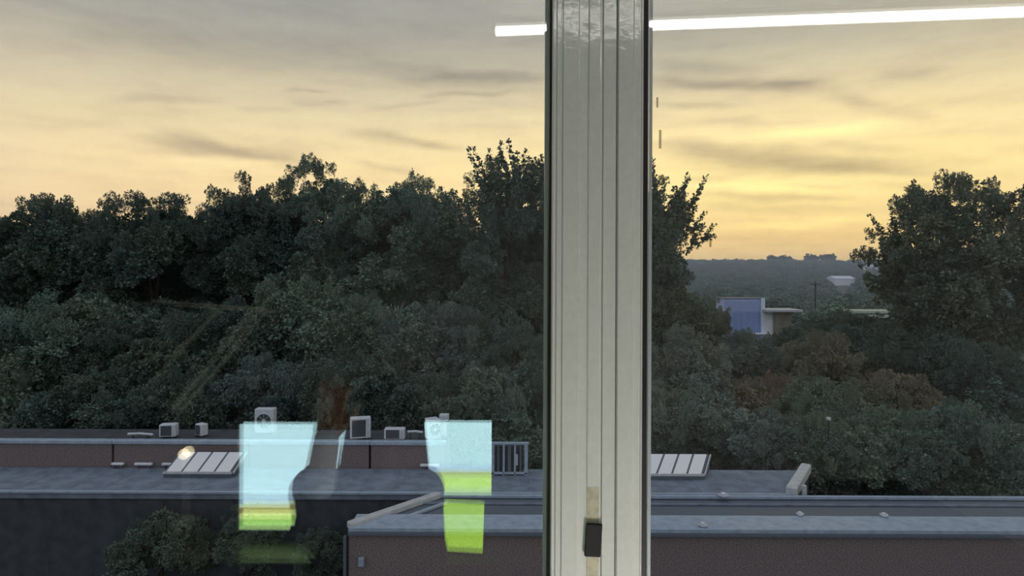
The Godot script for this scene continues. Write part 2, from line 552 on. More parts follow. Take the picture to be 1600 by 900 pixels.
func make_roofs() -> void:
	# long flat-roofed block
	var lx := -26.0
	var rx := 9.75
	var zb := -23.6
	var zfr := -21.0
	var b := thing("flat_roof_block", "long single storey block with a blue-grey felt flat roof", "building", Vector3((lx + rx) / 2, 0, (zb + zfr) / 2))
	var o := -b.position
	var mid := (lx + rx) / 2
	build(Shape.new().box(Vector3(mid, (ROOF_Y - 0.25) / 2, (zb + zfr) / 2) + o, Vector3(rx - lx - 0.2, ROOF_Y - 0.25, zfr - zb - 0.2)), "wall", M["dark render"], b)
	var back_x := rx + 1.8
	build(Shape.new().prism(PackedVector2Array([Vector2(lx + o.x, zfr + o.z), Vector2(rx + o.x, zfr + o.z), Vector2(back_x + o.x, zb + o.z), Vector2(lx + o.x, zb + o.z)]), 0, 2, 1, ROOF_Y - 0.24, ROOF_Y), "roof_deck", M["felt"], b)
	build(Shape.new().box(Vector3(mid, ROOF_Y + 0.0, zfr + 0.03) + o, Vector3(rx - lx, 0.10, 0.10), 0.02), "edge_trim", M["flashing"], b)
	for x in range(-24, 9, 3):
		build(Shape.new().box(Vector3(x + 0.7, ROOF_Y + 0.004, (zb + zfr) / 2) + o, Vector3(0.09, 0.012, zfr - zb - 0.2), 0.003), "felt_lap", M["felt"], b)
	var ka := Vector3(rx - 0.1, ROOF_Y + 0.10, zfr + 0.05)
	var kb := Vector3(back_x - 0.1, ROOF_Y + 0.10, zb)
	var kt := Basis.looking_at(ka - kb, Vector3.UP)
	build(Shape.new().box((ka + kb) / 2 + o, Vector3(0.36, 0.34, (kb - ka).length()), 0.03, kt), "end_kerb", M["pale flashing"], b)
	build(Shape.new().prism(PackedVector2Array([Vector2(rx - 0.6 + o.x, zfr - 0.15 + o.z), Vector2(rx + o.x, zfr - 0.15 + o.z), Vector2(back_x + o.x, zb + o.z), Vector2(rx - 0.6 + o.x, zb + o.z)]), 0, 2, 1, 0.0, ROOF_Y - 0.24), "end_wall", M["dark render"], b)
	build(Shape.new().box(Vector3(rx + 0.42, ROOF_Y - 0.35, zfr - 0.1) + o, Vector3(0.14, 1.3, 0.14), 0.02), "rainwater_pipe", M["pale flashing"], b)
	# higher brick upstand behind it, with its coping; the units stand on top
	var ux0 := -26.0
	var ux1 := -2.55
	var zu := -24.6
	var u := thing("brick_plant_room", "dark brick upstand with a pale coping behind the felt roof", "building", Vector3((ux0 + ux1) / 2, 0, zu))
	o = -u.position
	var top := 4.36
	var joints := [-26.0, -21.0, -15.5, -10.2, -5.50, ux1]
	for k in joints.size() - 1:
		build(Shape.new().box(Vector3((joints[k] + joints[k + 1]) / 2, (top - 0.1) / 2, zu) + o, Vector3(joints[k + 1] - joints[k] - 0.09, top - 0.1, 1.9), 0.01), "brick_panel", M["brick"], u)
		build(Shape.new().box(Vector3((joints[k] + joints[k + 1]) / 2, top - 0.04, zu + 0.86) + o, Vector3(joints[k + 1] - joints[k] - 0.015, 0.13, 0.34), 0.015), "coping", M["flashing"], u)
	build(Shape.new().box(Vector3((ux0 + ux1) / 2, top - 0.08, zu - 0.2) + o, Vector3(ux1 - ux0 - 0.1, 0.05, 1.7), 0.01), "roof_deck", M["dark render"], u)
	# nearest roof, with its slanting left edge
	var n := thing("near_brick_block", "near brick block with a grey flat roof and a slanting verge", "building", Vector3(4.0, 0, -19.5))
	o = -n.position
	var zf := -18.2
	var zb2 := -20.75
	var nx1 := 30.0
	var a := at(552, 817, 18.5)
	var c := at(692, 766, 21.0)
	var poly := PackedVector2Array([Vector2(-4.85, zf), Vector2(nx1, zf), Vector2(nx1, zb2), Vector2(-2.45, zb2)])
	var shifted := PackedVector2Array()
	for p in poly: shifted.append(p + Vector2(o.x, o.z))
	build(Shape.new().prism(shifted, 0, 2, 1, 0.0, ROOF_Y - 0.22), "brick_wall", M["brick"], n)
	build(Shape.new().prism(PackedVector2Array([shifted[0] + Vector2(0.05, 0.02), shifted[1] + Vector2(0, 0.02), shifted[2], shifted[3] + Vector2(0.05, 0)]), 0, 2, 1, ROOF_Y - 0.22, ROOF_Y - 0.06), "roof_deck", M["lead"], n)
	build(Shape.new().box(Vector3((nx1 - 4.9) / 2, ROOF_Y - 0.05, zf - 0.42) + o, Vector3(nx1 + 4.9 - 0.1, 0.14, 1.04), 0.02), "coping", M["flashing"], n)
	build(Shape.new().box(Vector3((nx1 - 4.9) / 2, ROOF_Y - 0.17, zf + 0.09) + o, Vector3(nx1 + 4.9 - 0.1, 0.10, 0.07), 0.01), "gutter", M["lead"], n)
	build(Shape.new().box(Vector3((nx1 - 2.5) / 2, ROOF_Y + 0.02, zb2 + 0.06) + o, Vector3(nx1 + 2.5, 0.12, 0.12), 0.02), "edge_trim", M["flashing"], n)
	build(Shape.new().box(Vector3((nx1 - 3.4) / 2, ROOF_Y - 0.02, zb2 + 0.62) + o, Vector3(nx1 + 3.4 - 0.4, 0.06, 0.09), 0.01), "felt_lap", M["felt"], n)
	# slanting verge: two raised rails
	var va := Vector3(-4.85, ROOF_Y + 0.04, zf)
	var vb := Vector3(-2.45, ROOF_Y + 0.04, zb2)
	var dir := (vb - va).normalized()
	var turn := Basis.looking_at(-dir, Vector3.UP)
	build(Shape.new().box((va + vb) / 2 + o, Vector3(0.26, 0.20, (vb - va).length()), 0.03, turn), "verge", M["pale flashing"], n)
	build(Shape.new().box((va + vb) / 2 + Vector3(0.72, -0.04, 0.2) + o, Vector3(0.12, 0.10, (vb - va).length() * 0.72), 0.02, turn), "verge_batten", M["flashing"], n)
	tag(build(Shape.new().box(Vector3(-4.45, 2.35, zf + 0.09) + o, Vector3(0.17, 0.26, 0.14), 0.02), "wall_lamp_box", M["flashing"], n), "small grey box fixed to the brick wall", "")
	build(Shape.new().tube([Vector3(-4.95, 3.1, zf + 0.06) + o, Vector3(-4.95, 0.0, zf + 0.06) + o], [0.05, 0.05], 8), "rainwater_pipe", M["lead"], n)

func ac_unit(label: String, px: float, py_base: float, d: float, w: float, h: float, dp: float, turn: float, fan: bool) -> void:
	var p := at(px, py_base, d)
	p.y = 4.31
	var t := thing("air_conditioner", label, "air conditioner", p, turn, "air conditioning units on the brick upstand")
	build(Shape.new().box(Vector3(0, h / 2 + 0.06, 0), Vector3(w, h, dp), 0.025), "casing", M["unit casing"], t)
	for s in [-1, 1]:
		build(Shape.new().box(Vector3(s * w * 0.33, 0.03, 0), Vector3(0.06, 0.06, dp + 0.06), 0.008), "foot", M["unit grille"], t)
	if fan:
		var g := build(Shape.new().tube([Vector3(0, h / 2 + 0.06, dp / 2 - 0.01), Vector3(0, h / 2 + 0.06, dp / 2 + 0.012)], [h * 0.30, h * 0.30], 24), "fan_opening", M["unit grille"], t)
		var ring := Shape.new()
		var pts := []
		var rad := []
		for k in 25:
			pts.append(Vector3(cos(TAU * k / 24) * h * 0.31, h / 2 + 0.06 + sin(TAU * k / 24) * h * 0.31, dp / 2 + 0.012))
			rad.append(0.016)
		build(ring.tube(pts, rad, 6), "fan_ring", M["unit casing"], t)
		for k in 4:
			var a := PI * k / 4
			build(Shape.new().box(Vector3(0, h / 2 + 0.06, dp / 2 + 0.02), Vector3(h * 0.6, 0.012, 0.012), 0.002, Basis(Vector3.BACK, a)), "grille_bar", M["unit casing"], t)
		build(Shape.new().tube([Vector3(0, h / 2 + 0.06, dp / 2 + 0.01), Vector3(0, h / 2 + 0.06, dp / 2 + 0.035)], [h * 0.09, h * 0.08], 12), "fan_hub", M["unit casing"], t)
	else:
		# the coil side: a dark recess inside a pale rim, finned
		build(Shape.new().box(Vector3(-w * 0.07, h / 2 + 0.06, dp / 2 + 0.001), Vector3(w * 0.66, h * 0.80, 0.012)), "coil", M["unit grille"], t)
		for k in 7:
			build(Shape.new().box(Vector3(-w * 0.07 - w * 0.28 + k * w * 0.0933, h / 2 + 0.06, dp / 2 + 0.010), Vector3(0.012, h * 0.80, 0.010)), "fin", M["lead"], t)
		build(Shape.new().box(Vector3(w * 0.37, h / 2 + 0.06, dp / 2 + 0.006), Vector3(w * 0.10, h * 0.86, 0.014), 0.003), "service_panel", M["pale flashing"], t)

func slanted(sh: Shape, k: float) -> Shape:
	for i in sh.v.size():
		sh.v[i].x -= k * sh.v[i].z
	return sh

func rooflight(label: String, x0: float, count: int, pw: float, slant: float) -> void:
	var z := -22.95
	var t := thing("rooflight", label, "rooflight", Vector3(x0, ROOF_Y + 0.01, z), 0.0, "sloping glazed rooflights on the felt roof")
	var run := 0.92
	var low := 0.16
	var high := 0.62
	var ang := atan2(high - low, run)
	var tilt := Basis(Vector3.RIGHT, ang)
	var wid := count * pw
	build(slanted(Shape.new().prism(PackedVector2Array([Vector2(run / 2, 0), Vector2(run / 2, low), Vector2(-run / 2, high), Vector2(-run / 2, 0)]), 2, 1, 0, -0.06, wid + 0.06), slant), "kerb", M["lead"], t)
	for k in count:
		build(slanted(Shape.new().box(Vector3((k + 0.5) * pw, (low + high) / 2 + 0.035, 0), Vector3(pw - 0.075, 0.03, run * 1.10), 0.006, tilt), slant), "pane", M["rooflight glazing"], t)
	for k in count + 1:
		build(slanted(Shape.new().box(Vector3(k * pw, (low + high) / 2 + 0.03, 0), Vector3(0.05, 0.03, run * 1.12), 0.006, tilt), slant), "glazing_bar", M["lead"], t)
	build(Shape.new().box(Vector3(wid / 2 - slant * run / 2, low + 0.01, run / 2 + 0.04), Vector3(wid + 0.12, 0.09, 0.05), 0.01), "bottom_rail", M["pale flashing"], t)
	build(slanted(Shape.new().box(Vector3(wid + 0.10, (low + high) / 2, 0), Vector3(0.05, 0.10, run * 1.15), 0.01, tilt), slant), "end_flashing", M["pale flashing"], t)

func make_roof_things() -> void:
	var zc := 24.35
	ac_unit("narrow pale condenser unit with a dark coil, behind the four-pane rooflight", 264, 688, zc, 0.62, 0.50, 0.34, 0.12, false)
	ac_unit("small plain condenser unit standing alone, without a fan, next to the narrow unit", 315, 688, zc + 0.2, 0.42, 0.46, 0.30, -0.5, false)
	ac_unit("square pale unit with a round fan, standing behind the bright monitor mirror image", 415, 676, zc + 0.7, 0.78, 0.98, 0.36, 0.0, true)
	ac_unit("tall pale condenser unit with a large dark coil above the panel joint", 563, 689, zc - 0.1, 0.80, 0.82, 0.36, 0.25, false)
	ac_unit("low wide condenser unit in a pale frame beside the tall unit", 617, 689, zc - 0.2, 0.80, 0.42, 0.36, 0.0, false)
	ac_unit("narrow pale unit turned sideways at the end of the coping", 676, 687, zc - 0.1, 0.50, 0.78, 0.50, 0.5, true)
	# pipe runs on the coping
	for q in [[637, 0.6, 0.30, "short insulated pipe running over the coping between two units"], [200, 1.0, 0.16, "low pale pipe behind the coping beside the narrow condenser unit"]]:
		var p0 := at(q[0], 684, zc - 0.1)
		p0.y = 4.31
		var t := thing("insulated_pipe", q[3], "pipe", p0)
		build(Shape.new().tube([Vector3(0, q[2], 0), Vector3(q[1] * 0.5, q[2] + 0.02, 0), Vector3(q[1], q[2] - 0.02, 0)], [0.05, 0.05, 0.05], 8), "pipe", M["unit casing"], t)
		for k in 2:
			build(Shape.new().box(Vector3(q[1] * (0.2 + k * 0.6), q[2] / 2 - 0.02, 0), Vector3(0.04, q[2] - 0.04, 0.06), 0.005), "bracket", M["unit grille"], t)
	# vent cowl beyond the last unit
	var vp := at(709, 690, 24.9)
	vp.y = 4.31
	var vent := thing("vent_cowl", "pale square vent cowl on a short stack at the coping end", "vent", Vector3(-2.75, 4.31, -24.9))
	build(Shape.new().tube([Vector3(0, 0, 0), Vector3(0, 0.62, 0)], [0.11, 0.11], 10), "stack", M["unit casing"], vent)
	build(Shape.new().box(Vector3(0, 0.74, 0), Vector3(0.38, 0.24, 0.34), 0.02), "cowl", M["unit casing"], vent)
	# louvred plant enclosure on the felt roof
	var e0 := at(768, 735, 23.2)
	var en := thing("plant_enclosure", "open slatted metal plant enclosure standing on the felt roof", "enclosure", Vector3(e0.x, ROOF_Y + 0.01, -23.15))
	for k in 7:
		build(Shape.new().box(Vector3(0.05 + k * 0.21, 0.58, 0.3 - (k % 2) * 0.10), Vector3(0.07 if k % 3 else 0.13, 1.16, 0.08), 0.01), "upright", M["lead"] if k % 2 else M["flashing"], en)
	build(Shape.new().box(Vector3(0.68, 1.20, 0.28), Vector3(1.48, 0.08, 0.12), 0.01), "top_rail", M["flashing"], en)
	build(Shape.new().box(Vector3(0.68, 0.08, 0.28), Vector3(1.42, 0.07, 0.12), 0.01), "bottom_rail", M["flashing"], en)
	build(Shape.new().box(Vector3(0.62, 0.55, -0.18), Vector3(1.15, 1.0, 0.5), 0.03), "cabinet", M["dark render"], en)
	tag(build(Shape.new().box(Vector3(0.95, 0.52, 0.10), Vector3(0.10, 0.42, 0.03), 0.01), "status_plate", M["white pipe"], en), "white plate on the cabinet", "")
	# rooflights
	var r0 := at(281, 733, 23.4)
	rooflight("sloping four-pane rooflight on the felt roof, in front of the small condenser units", r0.x, 4, 0.605, 0.1)
	var r1 := at(1106, 740, 23.4)
	rooflight("sloping rooflight on the felt roof beside the raised end kerb", r1.x - 5 * 0.56 - 0.25, 5, 0.56, 0.55)
	# white battens lying along the foot of the brick upstand
	for q in [[172, 191, "white batten at the foot of the brick upstand, longest gap to the rooflight"], [208, 236, "white batten at the foot of the brick upstand, middle of three"], [251, 273, "white batten at the foot of the brick upstand, next to the rooflight"], [572 + 3, 612 - 1, "long white batten at the foot of the brick upstand below the low unit"]]:
		var xa := at(q[0], 724, 23.4).x
		var xb := at(q[1], 724, 23.4).x
		if q[0] > 500:
			xa = at(656, 727, 23.4).x
			xb = at(686, 727, 23.4).x
		var t := thing("white_batten", q[2], "batten", Vector3(xa, ROOF_Y + 0.01, -23.5), 0.0, "white battens on the felt roof")
		build(Shape.new().box(Vector3((xb - xa) / 2, 0.16, 0), Vector3(xb - xa, 0.09, 0.12), 0.02), "batten", M["white pipe"], t)
		for k in 2:
			build(Shape.new().box(Vector3((xb - xa) * (0.2 + 0.6 * k), 0.06, 0), Vector3(0.06, 0.12, 0.10), 0.01), "support", M["lead"], t)
	# small caps on the near coping
	for q in [[1130, 786, -20.6, ROOF_Y + 0.08, 0.20, "round white vent cap on the edge trim behind the near coping"], [1250, 803, -19.15, ROOF_Y + 0.02, 0.12, "small white cap on the near coping below the raised end kerb"], [1381, 805, -19.1, ROOF_Y + 0.02, 0.13, "small white cap on the near coping furthest along from the kerb"], [1098, 822, -18.3, ROOF_Y + 0.02, 0.15, "flat white cap on the front edge of the near coping"]]:
		var x := at(q[0], q[1], -q[2]).x
		var t := thing("roof_ventilator", q[5], "ventilator", Vector3(x, q[3] + 0.006, q[2]), 0.0, "white caps on the near roof")
		build(Shape.new().tube([Vector3.ZERO, Vector3(0, 0.05, 0)], [q[4] * 0.5, q[4] * 0.5], 12), "neck", M["white pipe"], t)
		build(Shape.new().tube([Vector3(0, 0.05, 0), Vector3(0, 0.08, 0), Vector3(0, 0.11, 0)], [q[4], q[4] * 0.9, q[4] * 0.4], 14), "cap", M["white pipe"], t)

# ------------------------------------------------------------------ trees
var dense := []   # unit balls of leaves with a closed middle
var loose_balls := []   # unit balls of leaves that sky shows through
var shoot_kinds := []

func leaf_at(s: Shape, c: Vector3, dir: Vector3, ln: float, tints: PackedColorArray) -> void:
	var along := (dir + Vector3(rng.randfn(), rng.randfn(), rng.randfn()) * 0.6).normalized()
	var nrm := Vector3(rng.randfn(), rng.randfn() + 0.7, rng.randfn()).normalized()
	var side := along.cross(nrm).normalized()
	var up := side.cross(along).normalized()
	var wd := ln * rng.randf_range(0.30, 0.42)
	var tip := c + along * ln - up * ln * 0.12
	var l := c + along * ln * 0.45 + side * wd + up * wd * 0.25
	var r := c + along * ln * 0.45 - side * wd + up * wd * 0.25
	s.tri(c, r, tip)
	s.tri(c, tip, l)
	var k := rng.randf_range(0.6, 1.4)
	var h := rng.randf_range(-0.12, 0.12)
	for i in 6:
		tints.append(Color(k * (1.0 + h), k, k * (1.0 - h)))

func coloured(s: Shape, tints: PackedColorArray) -> ArrayMesh:
	while tints.size() < s.v.size():
		tints.append(Color(0.8, 0.8, 0.8))
	var arr := []
	arr.resize(Mesh.ARRAY_MAX)
	arr[Mesh.ARRAY_VERTEX] = s.v
	arr[Mesh.ARRAY_NORMAL] = s.n
	arr[Mesh.ARRAY_COLOR] = tints
	arr[Mesh.ARRAY_INDEX] = s.idx
	var m := ArrayMesh.new()
	m.add_surface_from_arrays(Mesh.PRIMITIVE_TRIANGLES, arr)
	return m

func make_sprays() -> void:
	for variant in 8:
		var s := Shape.new()
		var tints := PackedColorArray()
		var bare := variant >= 4
		# twigs first, then leaves clustered round their ends
		var ends := []
		for k in (46 if bare else 60):
			var u := Vector3(rng.randfn(), rng.randfn() + 0.15, rng.randfn()).normalized()
			ends.append([u * (pow(rng.randf(), 0.5) if bare else lerpf(0.50, 1.0, rng.randf())), rng.randf_range(0.12, 0.24)])
		for k in (1150 if bare else 3000):
			var e: Array = ends[k % ends.size()]
			var u := Vector3(rng.randfn(), rng.randfn(), rng.randfn()).normalized()
			leaf_at(s, e[0] + u * e[1] * pow(rng.randf(), 0.4), (u + e[0]).normalized(), rng.randf_range(0.10, 0.17), tints)
		if not bare:
			lump(s, Vector3.ZERO, Vector3.ONE * 0.40)
			dense.append(coloured(s, tints))
		else:
			loose_balls.append(coloured(s, tints))
	for variant in 3:
		var s := Shape.new()
		var tints := PackedColorArray()
		# a leafy shoot one unit long, with a side twig or two
		var paths := [[Vector3.ZERO, Vector3(0.05, 1, 0.03)], [Vector3(0.02, 0.35, 0), Vector3(0.26, 0.72, 0.1)], [Vector3(0.02, 0.25, 0), Vector3(-0.24, 0.6, -0.1)]]
		for p in paths.slice(0, 1 + variant):
			var ln: float = (p[1] - p[0]).length()
			for k in int(110 * ln):
				var t := rng.randf()
				var u := Vector3(rng.randfn(), rng.randfn(), rng.randfn()).normalized()
				leaf_at(s, p[0].lerp(p[1], t) + u * 0.045 * rng.randf(), (u + Vector3.UP * 0.7).normalized(), rng.randf_range(0.08, 0.13) * (1.1 - 0.4 * t), tints)
			s.tube([p[0], p[1]], [0.012, 0.004], 4)
		shoot_kinds.append(coloured(s, tints))

func foliage(parent: Node3D, called: String, mesh: Mesh, places: Array, tint: Color) -> void:
	if places.is_empty(): return
	var mm := MultiMesh.new()
	mm.transform_format = MultiMesh.TRANSFORM_3D
	mm.use_colors = true
	mm.mesh = mesh
	mm.instance_count = places.size()
	for i in places.size():
		var p: Array = places[i]
		mm.set_instance_transform(i, p[0])
		var k: float = p[1]
		var hue := rng.randf_range(-0.08, 0.08)
		mm.set_instance_color(i, Color(tint.r * k * (1.0 + hue), tint.g * k, tint.b * k * (1.0 - hue)))
	var o := MultiMeshInstance3D.new()
	o.multimesh = mm
	o.material_override = M["leaf"]
	o.name = called
	o.set_meta("kind", "stuff")
	parent.add_child(o, true)

func spun() -> Basis:
	return Basis.from_euler(Vector3(rng.randf_range(-0.5, 0.5), rng.randf() * TAU, rng.randf_range(-0.5, 0.5)))

# crown: ellipsoid between BOTTOM and HEIGHT above the base, half width WIDE, made of lobes of leaves
func tree(called: String, label: String, group: String, category: String, base: Vector3, height: float, bottom: float, wide: float, tint: Color, lobes: int, tufts := 0, shoots := 0, loose := false) -> void:
	var t := thing(called, label, category, base, 0.0, group)
	var cy := (height + bottom) / 2.0
	var ry := (height - bottom) / 2.0
	var lw := minf(wide, ry * 1.25)
	var inside := []
	var outside := []
	var tops := []
	for k in lobes:
		var u := Vector3(rng.randfn(), rng.randfn(), rng.randfn()).normalized()
		var rr := pow(rng.randf(), 0.4) * 0.78
		var lr := rng.randf_range(0.28, 0.42)
		if k % 2 == 0:
			var ang := k * 2.39996
			var out := sqrt((k + 0.5) / lobes) * 0.94
			u = Vector3(cos(ang) * out, sqrt(maxf(0.05, 1.0 - pow(out, 2.4))), sin(ang) * out)
			rr = rng.randf_range(0.66, 0.86)
			lr = rng.randf_range(0.18, 0.32)
		var c := Vector3(u.x * rr * wide, cy + u.y * rr * ry, u.z * rr * wide)
		c.y = maxf(c.y, lr * lw * 0.6)
		tops.append(c)
		var pl := Transform3D(Basis.from_scale(Vector3(1.0, rng.randf_range(0.8, 1.1), 1.0) * lr * lw) * spun(), c)
		if k % 2 == 0 and (loose or (c.y > cy + 0.45 * ry and k % 4 == 0)): outside.append([pl, rng.randf_range(0.8, 1.2)])
		else: inside.append([pl, rng.randf_range(0.75, 1.2)])
	for k in tufts:
		# small uneven tufts standing out of the upper crown
		var ang := rng.randf() * TAU
		var out := pow(rng.randf(), 0.6) * 0.95
		var u := Vector3(cos(ang) * out, sqrt(maxf(0.03, 1.0 - pow(out, 2.4))), sin(ang) * out)
		var lr := rng.randf_range(0.09, 0.17)
		var rr := rng.randf_range(0.93, 1.05)
		outside.append([Transform3D(Basis.from_scale(Vector3(0.85, rng.randf_range(0.9, 1.5), 0.85) * lr * lw) * spun(), Vector3(u.x * rr * wide, cy + u.y * rr * ry, u.z * rr * wide)), rng.randf_range(0.8, 1.1)])
	var sticks := []
	for k in shoots:
		var ang := rng.randf() * TAU
		var out := sqrt(rng.randf()) * 0.9
		var s0 := Vector3(cos(ang) * out * wide, cy + ry * 0.80 * sqrt(maxf(0.0, 1.0 - out * out)), sin(ang) * out * wide)
		var dir := Vector3(s0.x / wide * 0.75 + rng.randf_range(-0.3, 0.3), 1.0, s0.z / wide * 0.5 + rng.randf_range(-0.2, 0.2)).normalized()
		var ln := rng.randf_range(1.6, 3.1)
		var side := dir.cross(Vector3.FORWARD).normalized()
		sticks.append([Transform3D(Basis(side, dir, side.cross(dir)) * Basis(Vector3.UP, rng.randf() * TAU) * Basis.from_scale(Vector3(2.3, ln, 2.3)), s0), rng.randf_range(0.8, 1.1)])
	var th := maxf(0.12, height * 0.016)
	if bottom > 0.6:
		var bend := Vector3(rng.randf_range(-0.4, 0.4), 0, rng.randf_range(-0.3, 0.3))
		build(Shape.new().tube([Vector3.ZERO, Vector3(0, height * 0.25, 0) + bend * 0.4, Vector3(0, height * 0.55, 0) + bend, Vector3(0, height * 0.78, 0) + bend * 0.6], [th * 1.3, th, th * 0.65, th * 0.2], 8), "trunk", M["bark"], t)
		for k in mini(8, lobes):
			var s0 := Vector3(0, maxf(bottom * 0.8, tops[k].y * 0.62), 0) + bend * 0.7
			build(Shape.new().tube([s0, (s0 + tops[k]) / 2 + Vector3(0, 0.4, 0), tops[k]], [th * 0.5, th * 0.32, th * 0.12], 6), "limb", M["bark"], t)
	else:
		for k in 4:
			build(Shape.new().tube([Vector3(rng.randf_range(-0.2, 0.2), 0, rng.randf_range(-0.2, 0.2)), tops[k] * 0.5, tops[k]], [th * 0.7, th * 0.5, th * 0.2], 6), "stem", M["bark"], t)
	foliage(t, "foliage", dense[rng.randi() % 4], inside, tint)
	foliage(t, "outer_foliage", loose_balls[rng.randi() % 4], outside, tint)
	foliage(t, "shoots", shoot_kinds[rng.randi() % 3], sticks, tint)

# an uneven mass of leaves too deep in a crown to tell apart
func lump(s: Shape, c: Vector3, r: Vector3) -> void:
	var grid := []
	for j in 6:
		var row := []
		for i in 9:
			var th := PI * j / 5.0
			var ph := TAU * (i % 9) / 9.0
			row.append(c + Vector3(sin(th) * cos(ph), cos(th), sin(th) * sin(ph)) * r * (rng.randf_range(0.8, 1.12) if j > 0 and j < 5 else 0.95))
		grid.append(row)
	for j in 5:
		for i in 9:
			var k := (i + 1) % 9
			if j > 0: s.out_tri(c, grid[j][i], grid[j][k], grid[j + 1][i])
			if j < 4: s.out_tri(c, grid[j][k], grid[j + 1][k], grid[j + 1][i])
			if j == 0: s.out_tri(c, grid[0][0], grid[1][i], grid[1][k])
			if j == 4: s.out_tri(c, grid[5][0], grid[4][i], grid[4][k])

# a tree whose crown spans the pixels x0..x1 and whose top is at y, at distance d
func tree_px(called: String, label: String, group: String, category: String, x: float, y: float, d: float, wpx: float, bottom: float, tint: Color, lobes := 30, tufts := 0, shoots := 0, loose := false) -> void:
	var p := at(x, y, d)
	tree(called, label, group, category, Vector3(p.x, 0, -d), p.y, bottom, wpx / F * d / 2.0, tint, lobes, tufts, shoots, loose)

